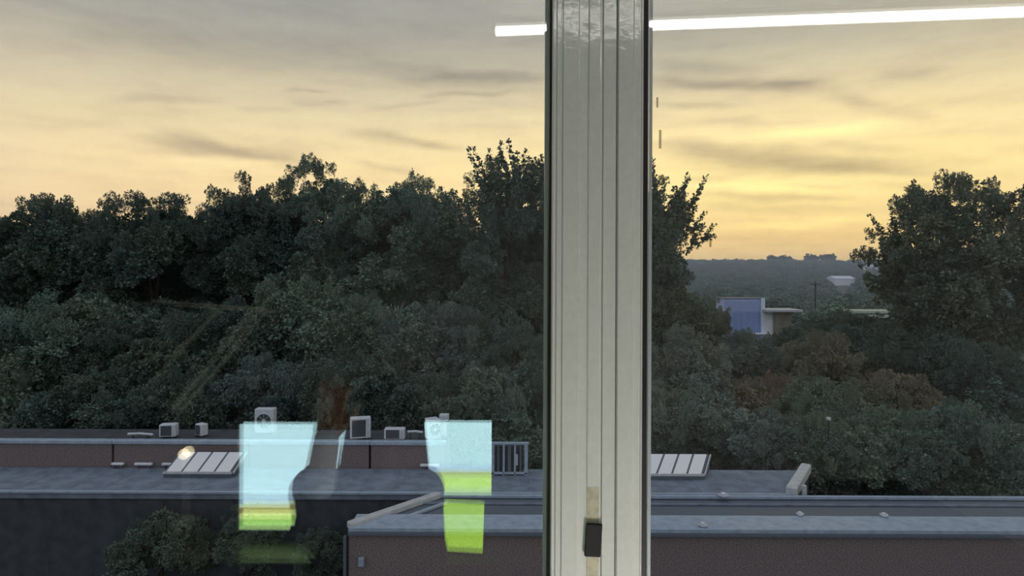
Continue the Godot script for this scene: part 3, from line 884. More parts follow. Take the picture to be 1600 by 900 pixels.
func make_woods() -> void:
	make_sprays()
	var dark := Color(0.102, 0.154, 0.124)
	var mid := Color(0.160, 0.238, 0.190)
	var olive := Color(0.205, 0.226, 0.150)
	var blue := Color(0.160, 0.212, 0.196)
	var brown := Color(0.285, 0.215, 0.150)
	var grey := Color(0.245, 0.275, 0.225)
	var belt := "broadleaf trees in the belt behind the brick upstand"
	# the belt of trees on the left
	tree_px("broadleaf_tree", "dark broadleaf tree at the low end of the tree belt, beyond the ragged-topped tree", belt, "tree", 70, 322, 40, 240, 2.0, dark, 34, 20)
	tree_px("broadleaf_tree", "dark ragged-topped tree standing behind the small condenser units", belt, "tree", 245, 314, 39, 220, 2.0, dark, 36, 30)
	tree_px("broadleaf_tree", "tall rounded tree rising where the tree belt steps up", belt, "tree", 395, 288, 41, 190, 2.0, dark, 34, 22)
	tree_px("broadleaf_tree", "full green tree with two leafy tufts on its crown", belt, "tree", 500, 262, 42, 190, 2.0, mid, 34, 24)
	tree_px("broadleaf_tree", "broad flat-topped green tree beside the tall twiggy tree", belt, "tree", 630, 290, 43, 240, 2.0, mid, 38, 30)
	tree_px("twiggy_tree", "tallest tree with upright twiggy shoots against the sunset, before the mullion", belt, "tree", 800, 250, 37, 205, 3.0, dark, 38, 14, 64, true)
	tree_px("broadleaf_tree", "dark tree half hidden behind the cream mullion", belt, "tree", 905, 255, 40, 180, 2.0, dark, 32, 16)
	tree_px("twiggy_tree", "loose-leaved tree with tall tufts, between the mullion and the blue house", belt, "tree", 1012, 278, 38, 170, 2.0, olive.lerp(dark, 0.5), 34, 18, 44, true)
	tree_px("broadleaf_tree", "loose-leaved tree against the sunset, opposite the blue house", belt, "tree", 1474, 288, 42, 235, 0.7, olive.lerp(dark, 0.4), 36, 26, 22, true)
	tree_px("broadleaf_tree", "broadleaf tree at the end of the tree belt beyond the loose-leaved tree", belt, "tree", 1640, 250, 40, 200, 2.0, dark, 30, 14)
	# a second row fills the belt
	for q in [[150, 345, 46, "behind the ragged-topped tree and the low end tree"], [320, 335, 47, "behind the gap where the tree belt steps up"], [460, 325, 48, "behind the tall rounded tree and the two-tufted tree"], [560, 320, 48, "behind the two-tufted tree and the flat-topped tree"], [700, 325, 47, "behind the flat-topped tree and the tallest twiggy tree"], [860, 320, 47, "behind the tallest twiggy tree and the mullion"], [975, 360, 47, "behind the loose-leaved tree beside the mullion"]]:
		tree_px("broadleaf_tree", "second-row tree " + q[3], "second row of trees in the belt", "tree", q[0], q[1], q[2], 230, 0.8, dark, 28, 12)
	# undergrowth in front of the belt
	var under := "bushes at the foot of the tree belt"
	var spots := [[110, 470, 34, 260, mid, "mid-green bush below the low end of the tree belt"], [235, 500, 33, 240, dark, "dark bush below the ragged-topped tree"], [360, 480, 34, 220, dark, "dark bush below the step in the tree belt"], [480, 455, 35, 240, mid, "mid-green bush below the tree with two tufts"], [590, 470, 34, 220, mid, "mid-green bush below the broad flat-topped tree"], [690, 480, 33, 200, blue, "blue-green bush between the flat-topped tree and the twiggy tree"], [800, 500, 32, 180, dark, "dark bush below the tallest twiggy tree"],
		[545, 560, 30, 200, dark, "low dark bush just behind the tall condenser unit"], [420, 570, 30, 190, blue, "low blue-green bush just behind the unit with the round fan"], [300, 590, 29, 190, dark, "low dark bush just behind the two small condenser units"], [160, 590, 29, 200, dark, "low dark bush behind the low pipe on the coping"], [660, 590, 30, 190, dark, "low dark bush behind the sideways unit"], [770, 580, 30, 180, mid, "low mid-green bush behind the slatted plant enclosure"], [880, 560, 31, 170, dark, "low dark bush hidden mostly by the mullion"]]
	for q in spots:
		tree_px("bush", q[5], under, "bush", q[0], q[1], q[2], q[3] * 1.1, 0.3, q[4], 30, 14)
	# slope of shrubs on the right
	var slope := "shrubs on the slope below the blue house"
	var right := [
		[1040, 425, 40, 150, olive.lerp(dark, 0.3), "dark olive shrub under the loose-leaved tree by the mullion"],
		[1075, 520, 34, 130, grey, "pale grey-green shrub beside the mullion, below the blue house"],
		[1165, 525, 42, 120, grey.lerp(blue, 0.5), "rounded grey-green shrub directly below the blue house"],
		[1245, 520, 43, 110, dark, "dark green shrub below the brown wing of the blue house"],
		[1285, 532, 38, 130, olive.lerp(brown, 0.45), "rounded brownish-green shrub in the middle of the slope"],
		[1330, 496, 46, 150, dark, "dark shrub under the pale low roof"],
		[1410, 500, 44, 160, dark.lerp(olive, 0.3), "dark olive shrub under the tree opposite the blue house"],
		[1390, 585, 33, 130, olive.lerp(brown, 0.4), "brown-tinged shrub with arching sprays, below the pale low roof"],
		[1510, 540, 38, 180, dark, "dark shrub on the slope below the end of the tree belt"],
		[1150, 600, 33, 130, brown.lerp(olive, 0.4), "brown-leaved shrub with a slanting top above the rooflight"],
		[1215, 590, 34, 110, brown, "reddish-brown shrub between the green ones on the slope"],
		[1290, 600, 31, 150, olive.lerp(mid, 0.5), "mid-green shrub in the lower middle of the slope"],
		[1085, 620, 30, 150, grey.lerp(mid, 0.5), "grey-green shrub above the rooflight by the mullion"],
		[1195, 650, 28, 140, grey.lerp(blue, 0.4), "grey-green shrub just behind the felt roof"],
		[1300, 660, 27, 150, mid.lerp(olive, 0.4), "green shrub behind the raised end kerb"],
		[1400, 650, 27, 150, mid.lerp(olive, 0.2), "green shrub behind the near coping, beyond the kerb"],
		[1010, 600, 31, 140, grey, "grey-green shrub half behind the mullion"],
		[1500, 640, 27, 170, mid, "mid-green shrub behind the near coping, furthest from the kerb"],
	]
	right.append([1108, 468, 58, 62, grey.lerp(olive, 0.5), "pale shrub covering the glazed corner of the blue house"])
	for q in right:
		tree_px("shrub", q[5], slope, "shrub", q[0], q[1], q[2], q[3] * 1.2, 0.2, q[4], 28, 16)
	# courtyard bushes in front of the long block
	for q in [[390, 782, 20.2, 110, "dim green bush in the courtyard below the four-pane rooflight"], [250, 815, 20.0, 150, "dark bush in the courtyard, furthest from the slanting verge"], [500, 830, 20.0, 90, "dark bush in the courtyard beside the slanting verge"]]:
		tree_px("courtyard_bush", q[4], "courtyard bushes", "bush", q[0], q[1], q[2], q[3], 0.2, dark.lerp(olive, 0.2), 24, 10)
	# far woodland over the rising land
	var far := Node3D.new()
	far.name = "distant_woodland"
	add_child(far)
	tag(far, "hazy distant woodland covering the hill on the horizon", "woodland", "", "stuff")
	var near_canopy := []
	var far_canopy := []
	for k in 9000:
		var d := 92.0 + pow(rng.randf(), 1.1) * 640.0
		var x := rng.randf_range(-0.95, 0.95) * d
		if d < 130.0 and absf(x / d * F - 380.0) < 90.0: continue
		if d > 200.0 and d < 335.0 and absf(x / d * F - 513.0) < 24.0: continue
		var t := clampf((d - 180.0) / 520.0, 0.0, 1.0)
		var y := t * t * (3.0 - 2.0 * t) * 21.0
		var sz := rng.randf_range(1.8, 3.6)
		var pl := Transform3D(Basis.from_scale(Vector3(1.25, 0.9, 1.25) * sz) * spun(), Vector3(x, y + rng.randf_range(0.2, 0.9) * sz, -d))
		if d < 260.0: near_canopy.append([pl, rng.randf_range(0.75, 1.25)])
		else: far_canopy.append([pl, rng.randf_range(0.85, 1.15)])
	# two tree groups that stand up from the skyline
	for q in [[1218, 401, 14.0], [1281, 399, 18.0]]:
		for k in 16:
			var p := at(q[0] + rng.randfn() * q[2] * 0.55, q[1] + 3.0 + rng.randf() * 4.0, 640.0)
			far_canopy.append([Transform3D(Basis.from_scale(Vector3.ONE * rng.randf_range(3.0, 4.5)) * spun(), p), 0.9])
	foliage(far, "near_canopy", dense[0], near_canopy, mid)
	foliage(far, "far_canopy", dense[1], far_canopy, mid)

func make_far_houses() -> void:
	var d := 72.0
	var k := d / F
	var p := at(1162, 467, d)
	var h := thing("blue_house", "blue-clad house with a glazed wall among the shrubs", "house", Vector3(p.x, 0, -d))
	var top := p.y
	var hw := 30.0 * k
	build(Shape.new().box(Vector3(0, top / 2, -1.5), Vector3(hw * 2, top, 3.0), 0.05), "wall", M["blue cladding"], h)
	for j in 8:
		build(Shape.new().box(Vector3(-0.2, top - 0.25 - j * 0.16, 0.02), Vector3(hw * 2 - 0.5, 0.13, 0.05), 0.01), "board", M["blue cladding"], h)
	var gz := build(Shape.new().box(Vector3(0.35, top - 2.7, 0.03), Vector3(hw * 1.55, 2.3, 0.05), 0.01), "glazed_wall", M["blue glazing"], h)
	for j in 6:
		build(Shape.new().box(Vector3(0.35 - hw * 0.775 + j * hw * 0.31, top - 2.7, 0.08), Vector3(0.06, 2.3, 0.06)), "glazing_bar", M["blue cladding"], gz)
	build(Shape.new().box(Vector3(0, top + 0.03, -1.5), Vector3(hw * 2 + 0.1, 0.10, 3.1), 0.02), "roof", M["lead"], h)
	build(Shape.new().box(Vector3(hw - 0.05, top / 2 + 0.1, 0.1), Vector3(0.42, top, 0.3), 0.03), "corner_post", M["pale post"], h)
	var p2 := at(1245, 483, d)
	var wing := p2.y
	build(Shape.new().box(Vector3(hw + 0.7, (wing - 0.3) / 2, -0.9), Vector3(1.2, wing - 0.3, 2.0), 0.03), "white_wall", M["white wall"], h)
	build(Shape.new().box(Vector3(hw + 2.2, (wing - 0.3) / 2, -0.7), Vector3(2.0, wing - 0.3, 2.4), 0.03), "brown_wall", M["brown wall"], h)
	build(Shape.new().box(Vector3(hw + 2.0, wing - 0.15, -0.4), Vector3(4.3, 0.30, 3.4), 0.04), "wing_roof", M["roof edge"], h)
	build(Shape.new().box(Vector3(hw - 0.6, top - 4.05, 0.6), Vector3(2.6, 0.16, 0.8), 0.03), "balcony_edge", M["white wall"], h)
	# long low shed behind the shrubs
	var q := at(1368, 486, 62.0)
	var sh := thing("long_shed", "long low shed with two pale green roof edges behind the shrubs", "shed", Vector3(q.x, 0, -62.0))
	build(Shape.new().box(Vector3(0, q.y / 2 - 0.3, -1.2), Vector3(7.0, q.y - 0.6, 2.4)), "wall", M["brown wall"], sh)
	build(Shape.new().box(Vector3(0.2, q.y - 0.1, -1.2), Vector3(4.6, 0.26, 2.6), 0.03), "upper_roof", M["pale green roof"], sh)
	build(Shape.new().box(Vector3(0.6, q.y - 0.52, 0.5), Vector3(4.8, 0.24, 1.2), 0.03), "lower_roof", M["pale green roof"], sh)
	# far white buildings on the hill
	for f in [[1313, 434, 330.0, 14.0, "white flat building on the distant hill"], [1262, 436, 340.0, 5.5, "small pale house on the distant hill beside the white building"], [1360, 416, 420.0, 6.0, "small grey-white house high on the distant hill"]]:
		var b := at(f[0], f[1], f[2])
		var t := thing("hill_house", f[4], "house", Vector3(b.x, b.y - 9.0, -f[2]), 0.35, "white houses on the distant hill")
		build(Shape.new().box(Vector3(0, 4.3, 0), Vector3(f[3], 8.6, 6.0), 0.1), "wall", M["white wall"], t)
		build(Shape.new().prism(PackedVector2Array([Vector2(-3.4, 8.5), Vector2(3.4, 8.5), Vector2(0.0, 10.0)]), 2, 1, 0, -f[3] / 2 - 0.3, f[3] / 2 + 0.3), "roof", M["pale post"], t)
	# thin poles
	var u := at(1274, 440, 110.0)
	var pole := thing("utility_pole", "dark utility pole among the far trees below the hill houses", "pole", Vector3(u.x, 0, -110.0))
	build(Shape.new().tube([Vector3.ZERO, Vector3(0, u.y, 0)], [0.16, 0.12], 8), "post", M["bark"], pole)
	build(Shape.new().box(Vector3(0, u.y - 0.5, 0), Vector3(1.8, 0.14, 0.14), 0.02), "crossarm", M["bark"], pole)
	var lp := at(1287, 653, 26.0)
	var lamp := thing("garden_post", "thin dark post with a pale top among the shrubs behind the kerb", "post", Vector3(lp.x, 0, -25.6))
	build(Shape.new().tube([Vector3.ZERO, Vector3(0, lp.y, 0)], [0.035, 0.03], 8), "post", M["bark"], lamp)
	build(Shape.new().box(Vector3(0, lp.y + 0.06, 0), Vector3(0.16, 0.12, 0.16), 0.02), "cap", M["pale flashing"], lamp)

# thin evening haze over the far land
func make_haze() -> void:
	var fog := FogVolume.new()
	fog.name = "outside_haze"
	fog.shape = RenderingServer.FOG_VOLUME_SHAPE_BOX
	fog.size = Vector3(1500, 32, 680)
	var fm := FogMaterial.new()
	fm.albedo = Color(0.86, 0.91, 1.0)
	fm.density = 0.0013
	fog.material = fm
	add_child(fog)
	fog.position = Vector3(0, 8, -430)
	tag(fog, "thin evening haze over the distant wooded hill", "haze", "", "stuff")

# ------------------------------------------------------------------ what the glass mirrors
func glow(c: Color, energy: float, called: String) -> StandardMaterial3D:
	var m := StandardMaterial3D.new()
	m.resource_name = called
	m.albedo_color = Color(0.02, 0.02, 0.02)
	m.roughness = 0.3
	m.emission_enabled = true
	m.emission = c
	m.emission_energy_multiplier = energy
	return m

func make_room_things() -> void:
	# ceiling batten: its mirror image runs from (773, 48) up to the right
	var a := behind(775, 47.5, 2.78)
	var b := behind(1418, 21, 2.595)
	b.y = a.y
	var dir := (b - a).normalized()
	var ln := 2.4
	var c := a + dir * ln / 2.0
	var turn := Basis(Vector3.UP, atan2(-dir.z, dir.x))
	var lamp := thing("ceiling_light", "slim white ceiling batten with a glowing tube", "ceiling light", Vector3(c.x, a.y, c.z), turn.get_euler().y)
	build(Shape.new().box(Vector3(0, 0.034, 0), Vector3(ln, 0.03, 0.03), 0.004), "batten_body", M["grey metal"], lamp)
	build(Shape.new().tube([Vector3(-ln / 2, 0, 0), Vector3(ln / 2, 0, 0)], [0.0115, 0.0115], 14), "light_tube", glow(Color(1.0, 0.985, 0.95), 21.0, "lamp glow"), lamp)
	for s in [-1, 1]:
		build(Shape.new().box(Vector3(s * (ln / 2 + 0.008), 0.02, 0), Vector3(0.016, 0.06, 0.032), 0.004), "end_cap", M["grey metal"], lamp)
		build(Shape.new().tube([Vector3(s * ln * 0.35, 0.048, 0), Vector3(s * ln * 0.35, CEIL - a.y, 0)], [0.008, 0.008], 6), "hanger_rod", M["grey metal"], lamp)
	area("ceiling_light_beam", lamp, Vector3(0, -0.014, 0), Vector3(-PI / 2, 0, 0), Vector2(ln, 0.018), Color(1.0, 0.985, 0.95), 0.16)
	# desk with two monitors
	var dk := thing("desk", "dark office desk under the two monitors", "desk", Vector3(-0.5, FLOOR_Y, 0.78))
	build(Shape.new().box(Vector3(-0.1, 0.725, 0), Vector3(1.9, 0.03, 0.75), 0.004), "desktop", M["desk dark"], dk)
	for s in [[-0.8, -0.33], [0.8, -0.33], [-0.8, 0.33], [0.8, 0.33]]:
		build(Shape.new().box(Vector3(s[0], 0.355, s[1]), Vector3(0.05, 0.71, 0.05), 0.004), "leg", M["grey metal"], dk)
	monitor("monitor showing a pale blue page above a thin lime green strip", 377, 535 + 20, 661, 826, 2.18, 0)
	monitor("smaller monitor showing a pale blue page with a deep green foot", 570, 768, 658, 772, 2.24, 1)
	# tablet leaning in front of the right-hand monitor
	var t0 := behind(704, 836, 2.06)
	var tb := thing("tablet", "tablet propped on the desk with a lime green screen", "tablet", Vector3(t0.x, FLOOR_Y + 0.745, t0.z))
	tb.rotation = Vector3(0.18, 0.12, 0.0)
	build(Shape.new().box(Vector3(0, 0.09, 0.004), Vector3(0.245, 0.175, 0.009), 0.003), "tablet_body", M["black plastic"], tb)
	build(Shape.new().box(Vector3(0, 0.09, -0.0015), Vector3(0.222, 0.155, 0.002)), "tablet_screen", glow(srgb(165, 215, 60), 3.2, "tablet glow"), tb)
	build(Shape.new().box(Vector3(0, 0.05, 0.05), Vector3(0.12, 0.10, 0.006), 0.001, Basis(Vector3.RIGHT, -0.7)), "stand", M["black plastic"], tb)
	area("tablet_screen_light", tb, Vector3(0, 0.09, -0.006), Vector3.ZERO, Vector2(0.22, 0.15), srgb(165, 215, 60), 0.004)
	# two small globe lamps: one by the monitors, one unseen, added to brighten the lower mullion
	var w := thing("window_desk", "white desk pushed up to the window wall", "desk", Vector3(0.64, FLOOR_Y, -0.22))
	build(Shape.new().box(Vector3(0, 0.725, 0), Vector3(1.4, 0.03, 0.44), 0.004), "desktop", M["desk white"], w)
	for e in [[-0.66, -0.18], [0.66, -0.18], [-0.66, 0.18], [0.66, 0.18]]:
		build(Shape.new().box(Vector3(e[0], 0.355, e[1]), Vector3(0.04, 0.71, 0.04), 0.004), "leg", M["grey metal"], w)
	globe_lamp("small globe lamp on the white desk, unseen, added to brighten the lower mullion", Vector3(0.30, FLOOR_Y + 0.741, -0.33), 0.07, 0.11, 0.22, 2.0, Color(1.0, 0.98, 0.955))
	var sp := behind(290, 708, 2.3)
	globe_lamp("small warm globe lamp at the end of the dark desk", Vector3(sp.x, FLOOR_Y + 0.741, sp.z), 0.020, sp.y - FLOOR_Y - 0.741, 0.02, 5.0, Color(1.0, 0.93, 0.75))
	# pale cables drooping from a wall conduit
	var cab := thing("cable_run", "white conduit with pale cables slanting down towards the desk", "cables", behind(330, 476, 2.7))
	var o := cab.position
	build(Shape.new().tube([behind(235, 470, 2.75) - o, behind(420, 484, 2.7) - o], [0.008, 0.008], 6), "conduit", M["white metal"], cab)
	build(Shape.new().tube([behind(270, 477, 2.75) - o, behind(425, 487, 2.7) - o], [0.006, 0.006], 6), "conduit", M["white metal"], cab)
	for q in [[400, 480, 270, 640], [408, 482, 286, 640], [392, 484, 255, 652], [416, 486, 300, 620], [345, 482, 260, 560], [338, 486, 232, 600]]:
		build(Shape.new().tube([behind(q[0], q[1], 2.7) - o, behind(lerpf(q[0], q[2], 0.5) + 3, lerpf(q[1], q[3], 0.5), 2.62) - o, behind(q[2], q[3], 2.55) - o], [0.0055, 0.0055, 0.005], 5), "cable", M["white metal"], cab)
	# dark cupboard behind the cables
	var cb := thing("cupboard", "tall dark grey two-door cupboard behind the cables", "cupboard", Vector3(-1.88, FLOOR_Y, 1.55))
	build(Shape.new().box(Vector3(0, 1.0, 0.02), Vector3(1.40, 2.0, 0.44), 0.006), "body", M["cupboard"], cb)
	for e in [-1, 1]:
		var dr := build(Shape.new().box(Vector3(e * 0.35, 1.02, -0.212), Vector3(0.68, 1.88, 0.02), 0.004), "door", M["cupboard"], cb)
		build(Shape.new().tube([Vector3(e * 0.05, 0.98, -0.235), Vector3(e * 0.05, 1.10, -0.235)], [0.007, 0.007], 8), "handle", M["grey metal"], dr)
	make_chair()
	make_person()

func area(called: String, parent: Node3D, where: Vector3, turn: Vector3, size: Vector2, c: Color, energy: float) -> void:
	var l := AreaLight3D.new()
	l.name = called
	l.area_size = size
	l.light_color = c
	l.light_energy = energy
	l.area_range = 12.0
	l.area_attenuation = 2.0
	l.shadow_enabled = true
	parent.add_child(l, true)
	l.position = where
	l.rotation = turn

func globe_lamp(label: String, where: Vector3, r: float, h: float, energy: float, shine: float, tone: Color) -> void:
	var t := thing("globe_lamp", label, "lamp", where, 0.0, "globe lamps on the desks")
	build(Shape.new().tube([Vector3.ZERO, Vector3(0, 0.012, 0), Vector3(0, 0.02, 0)], [0.045, 0.045, 0.02], 16), "base", M["white metal"], t)
	build(Shape.new().tube([Vector3(0, 0.015, 0), Vector3(0, h - r * 0.9, 0)], [0.007, 0.007], 8), "stem", M["white metal"], t)
	var ball := SphereMesh.new()
	ball.radius = r
	ball.height = r * 2.0
	var c := tone
	put(ball, "lamp_globe", glow(c, shine, "globe glow"), t).position = Vector3(0, h, 0)
	var l := OmniLight3D.new()
	l.name = "lamp_globe_light"
	l.light_color = c
	l.light_energy = energy
	l.light_size = r * 0.8
	l.omni_range = 12.0
	l.omni_attenuation = 2.0
	l.shadow_enabled = true
	t.add_child(l, true)
	l.position = Vector3(0, h, 0)

func monitor(label: String, x0: float, x1: float, y0: float, y1: float, d: float, which: int) -> void:
	var a := behind(x0, y0, d)
	var b := behind(x1, y1, d)
	var w := b.x - a.x
	var h := a.y - b.y
	var base := FLOOR_Y + 0.7405
	var t := thing("monitor", label, "monitor", Vector3((a.x + b.x) / 2, base, a.z), 0.0, "monitors on the desk")
	var cy := (a.y + b.y) / 2 - base
	build(Shape.new().box(Vector3(0, cy, 0.02), Vector3(w + 0.02, h + 0.02, 0.036), 0.006), "housing", M["black plastic"], t)
	# the page on the screen: rows of flat colour from top to bottom
	var rows := [[0.0, 180, 224, 232], [0.70, 166, 202, 226], [0.755, 205, 238, 200], [0.79, 150, 140, 40], [0.84, 214, 236, 140], [0.90, 140, 196, 66], [0.96, 170, 214, 120]] if which == 0 else [[0.0, 182, 226, 232], [0.60, 170, 208, 234], [0.68, 150, 170, 60], [0.76, 170, 216, 44], [0.92, 160, 200, 110]]
	var im := Image.create(64, 256, false, Image.FORMAT_RGB8)
	for y in 256:
		var col := Color.BLACK
		for r in rows:
			if y / 256.0 >= r[0]: col = srgb(r[1], r[2], r[3])
		for x in 64:
			im.set_pixel(x, y, col)
	var g := StandardMaterial3D.new()
	g.resource_name = "monitor glow"
	g.albedo_color = Color(0.02, 0.02, 0.02)
	g.roughness = 0.3
	g.emission_enabled = true
	g.emission = Color.WHITE
	g.emission_operator = BaseMaterial3D.EMISSION_OP_MULTIPLY
	g.emission_texture = ImageTexture.create_from_image(im)
	g.emission_energy_multiplier = 4.6
	var s := Shape.new()
	var z := -0.0005
	s.quad(Vector3(w / 2, cy - h / 2, z), Vector3(-w / 2, cy - h / 2, z), Vector3(-w / 2, cy + h / 2, z), Vector3(w / 2, cy + h / 2, z))
	for i in s.v.size():
		s.uv[i] = Vector2(0.5 - s.v[i].x / w, 0.5 - (s.v[i].y - cy) / h)
	build(s, "monitor_screen", g, t)
	build(Shape.new().box(Vector3(0, (cy - h / 2 + 0.05) / 2 + 0.005, 0.055), Vector3(0.05, maxf(cy - h / 2 + 0.05, 0.03), 0.03), 0.004), "stand", M["black plastic"], t)
	build(Shape.new().box(Vector3(0, 0.007, 0.05), Vector3(0.22, 0.012, 0.17), 0.004), "foot", M["black plastic"], t)
	area("monitor_screen_light", t, Vector3(0, cy, -0.012), Vector3.ZERO, Vector2(w, h), srgb(190, 226, 214), 0.02)

func make_chair() -> void:
	var ch := thing("office_chair", "black office chair in which the person sits", "chair", Vector3(-0.42, FLOOR_Y, 0.10))
	build(Shape.new().box(Vector3(0, 0.425, 0.02), Vector3(0.46, 0.07, 0.44), 0.03), "seat", M["black plastic"], ch)
	build(Shape.new().box(Vector3(0, 0.74, -0.21), Vector3(0.36, 0.42, 0.05), 0.022, Basis(Vector3.RIGHT, -0.08)), "backrest", M["black plastic"], ch)
	build(Shape.new().tube([Vector3(0, 0.42, -0.16), Vector3(0, 0.50, -0.25), Vector3(0, 0.66, -0.25)], [0.02, 0.02, 0.02], 8), "back_support", M["grey metal"], ch)
	build(Shape.new().tube([Vector3(0, 0.10, 0), Vector3(0, 0.41, 0)], [0.03, 0.025], 10), "post", M["grey metal"], ch)
	for k in 5:
		var a := TAU * k / 5.0
		var e := Vector3(cos(a) * 0.28, 0.07, sin(a) * 0.28)
		var leg := build(Shape.new().tube([Vector3(0, 0.11, 0), e], [0.025, 0.018], 8), "leg", M["black plastic"], ch)
		build(Shape.new().tube([e + Vector3(-0.02, -0.04, 0), e + Vector3(0.02, -0.04, 0)], [0.03, 0.03], 10), "castor", M["black plastic"], leg)

# smooth union of tapered capsules, meshed as surface nets
func cap_dist(p: Vector3, a: Vector3, b: Vector3, ra: float, rb: float) -> float:
	var ab := b - a
	var t := clampf((p - a).dot(ab) / maxf(ab.length_squared(), 1e-9), 0.0, 1.0)
	return (p - a - ab * t).length() - lerpf(ra, rb, t)

func nets(bones: Array, cell: float, blend: float) -> Shape:
	var lo := Vector3.ONE * 1e9
	var hi := -lo
	for q in bones:
		for e in [[q[0], q[2]], [q[1], q[3]]]:
			lo = lo.min(e[0] - Vector3.ONE * (e[1] + 2.0 * cell))
			hi = hi.max(e[0] + Vector3.ONE * (e[1] + 2.0 * cell))
	var nx := int((hi.x - lo.x) / cell) + 2
	var ny := int((hi.y - lo.y) / cell) + 2
	var nz := int((hi.z - lo.z) / cell) + 2
	var f := PackedFloat32Array()
	f.resize(nx * ny * nz)
	f.fill(1.0)
	for q in bones:
		var m: float = maxf(q[2], q[3]) + 3.0 * cell + blend
		var p0: Vector3 = (q[0].min(q[1]) - Vector3.ONE * m - lo) / cell
		var p1: Vector3 = (q[0].max(q[1]) + Vector3.ONE * m - lo) / cell
		for k in range(maxi(0, int(p0.z)), mini(nz, int(p1.z) + 1)):
			for j in range(maxi(0, int(p0.y)), mini(ny, int(p1.y) + 1)):
				for i in range(maxi(0, int(p0.x)), mini(nx, int(p1.x) + 1)):
					var at_ := (k * ny + j) * nx + i
					var d := cap_dist(lo + Vector3(i, j, k) * cell, q[0], q[1], q[2], q[3])
					var e := f[at_]
					var h := maxf(blend - absf(d - e), 0.0) / blend
					f[at_] = minf(d, e) - h * h * blend * 0.25
	var s := Shape.new()
	var vid := {}
	for k in nz - 1:
		for j in ny - 1:
			for i in nx - 1:
				var mask := 0
				var vals := []
				for c in 8:
					var val := f[((k + (c >> 2)) * ny + j + ((c >> 1) & 1)) * nx + i + (c & 1)]
					vals.append(val)
					if val < 0.0: mask += 1
				if mask == 0 or mask == 8: continue
				var acc := Vector3.ZERO
				var cnt := 0
				for e in [[0, 1], [2, 3], [4, 5], [6, 7], [0, 2], [1, 3], [4, 6], [5, 7], [0, 4], [1, 5], [2, 6], [3, 7]]:
					var va: float = vals[e[0]]
					var vb: float = vals[e[1]]
					if (va < 0.0) == (vb < 0.0): continue
					var t := va / (va - vb)
					var pa := Vector3(e[0] & 1, (e[0] >> 1) & 1, e[0] >> 2)
					var pb := Vector3(e[1] & 1, (e[1] >> 1) & 1, e[1] >> 2)
					acc += pa.lerp(pb, t)
					cnt += 1
				var g := Vector3(vals[1] + vals[3] + vals[5] + vals[7] - vals[0] - vals[2] - vals[4] - vals[6], vals[2] + vals[3] + vals[6] + vals[7] - vals[0] - vals[1] - vals[4] - vals[5], vals[4] + vals[5] + vals[6] + vals[7] - vals[0] - vals[1] - vals[2] - vals[3])
				vid[(k * ny + j) * nx + i] = s.v.size()
				s.v.append(lo + (Vector3(i, j, k) + acc / cnt) * cell)
				s.n.append(g.normalized())
				s.uv.append(Vector2.ZERO)
	var steps := [1, nx, nx * ny]
	for key in vid:
		for ax in 3:
			var u: int = steps[(ax + 1) % 3]
			var w: int = steps[(ax + 2) % 3]
			if not (vid.has(key - u) and vid.has(key - w) and vid.has(key - u - w)): continue
			var f0 := f[key]
			var f1 := f[key + steps[ax]]
			if (f0 < 0.0) == (f1 < 0.0): continue
			var q := [vid[key], vid[key - u], vid[key - u - w], vid[key - w]]
			if f0 < 0.0: s.idx.append_array([q[0], q[2], q[1], q[0], q[3], q[2]])
			else: s.idx.append_array([q[0], q[1], q[2], q[0], q[2], q[3]])
	return s

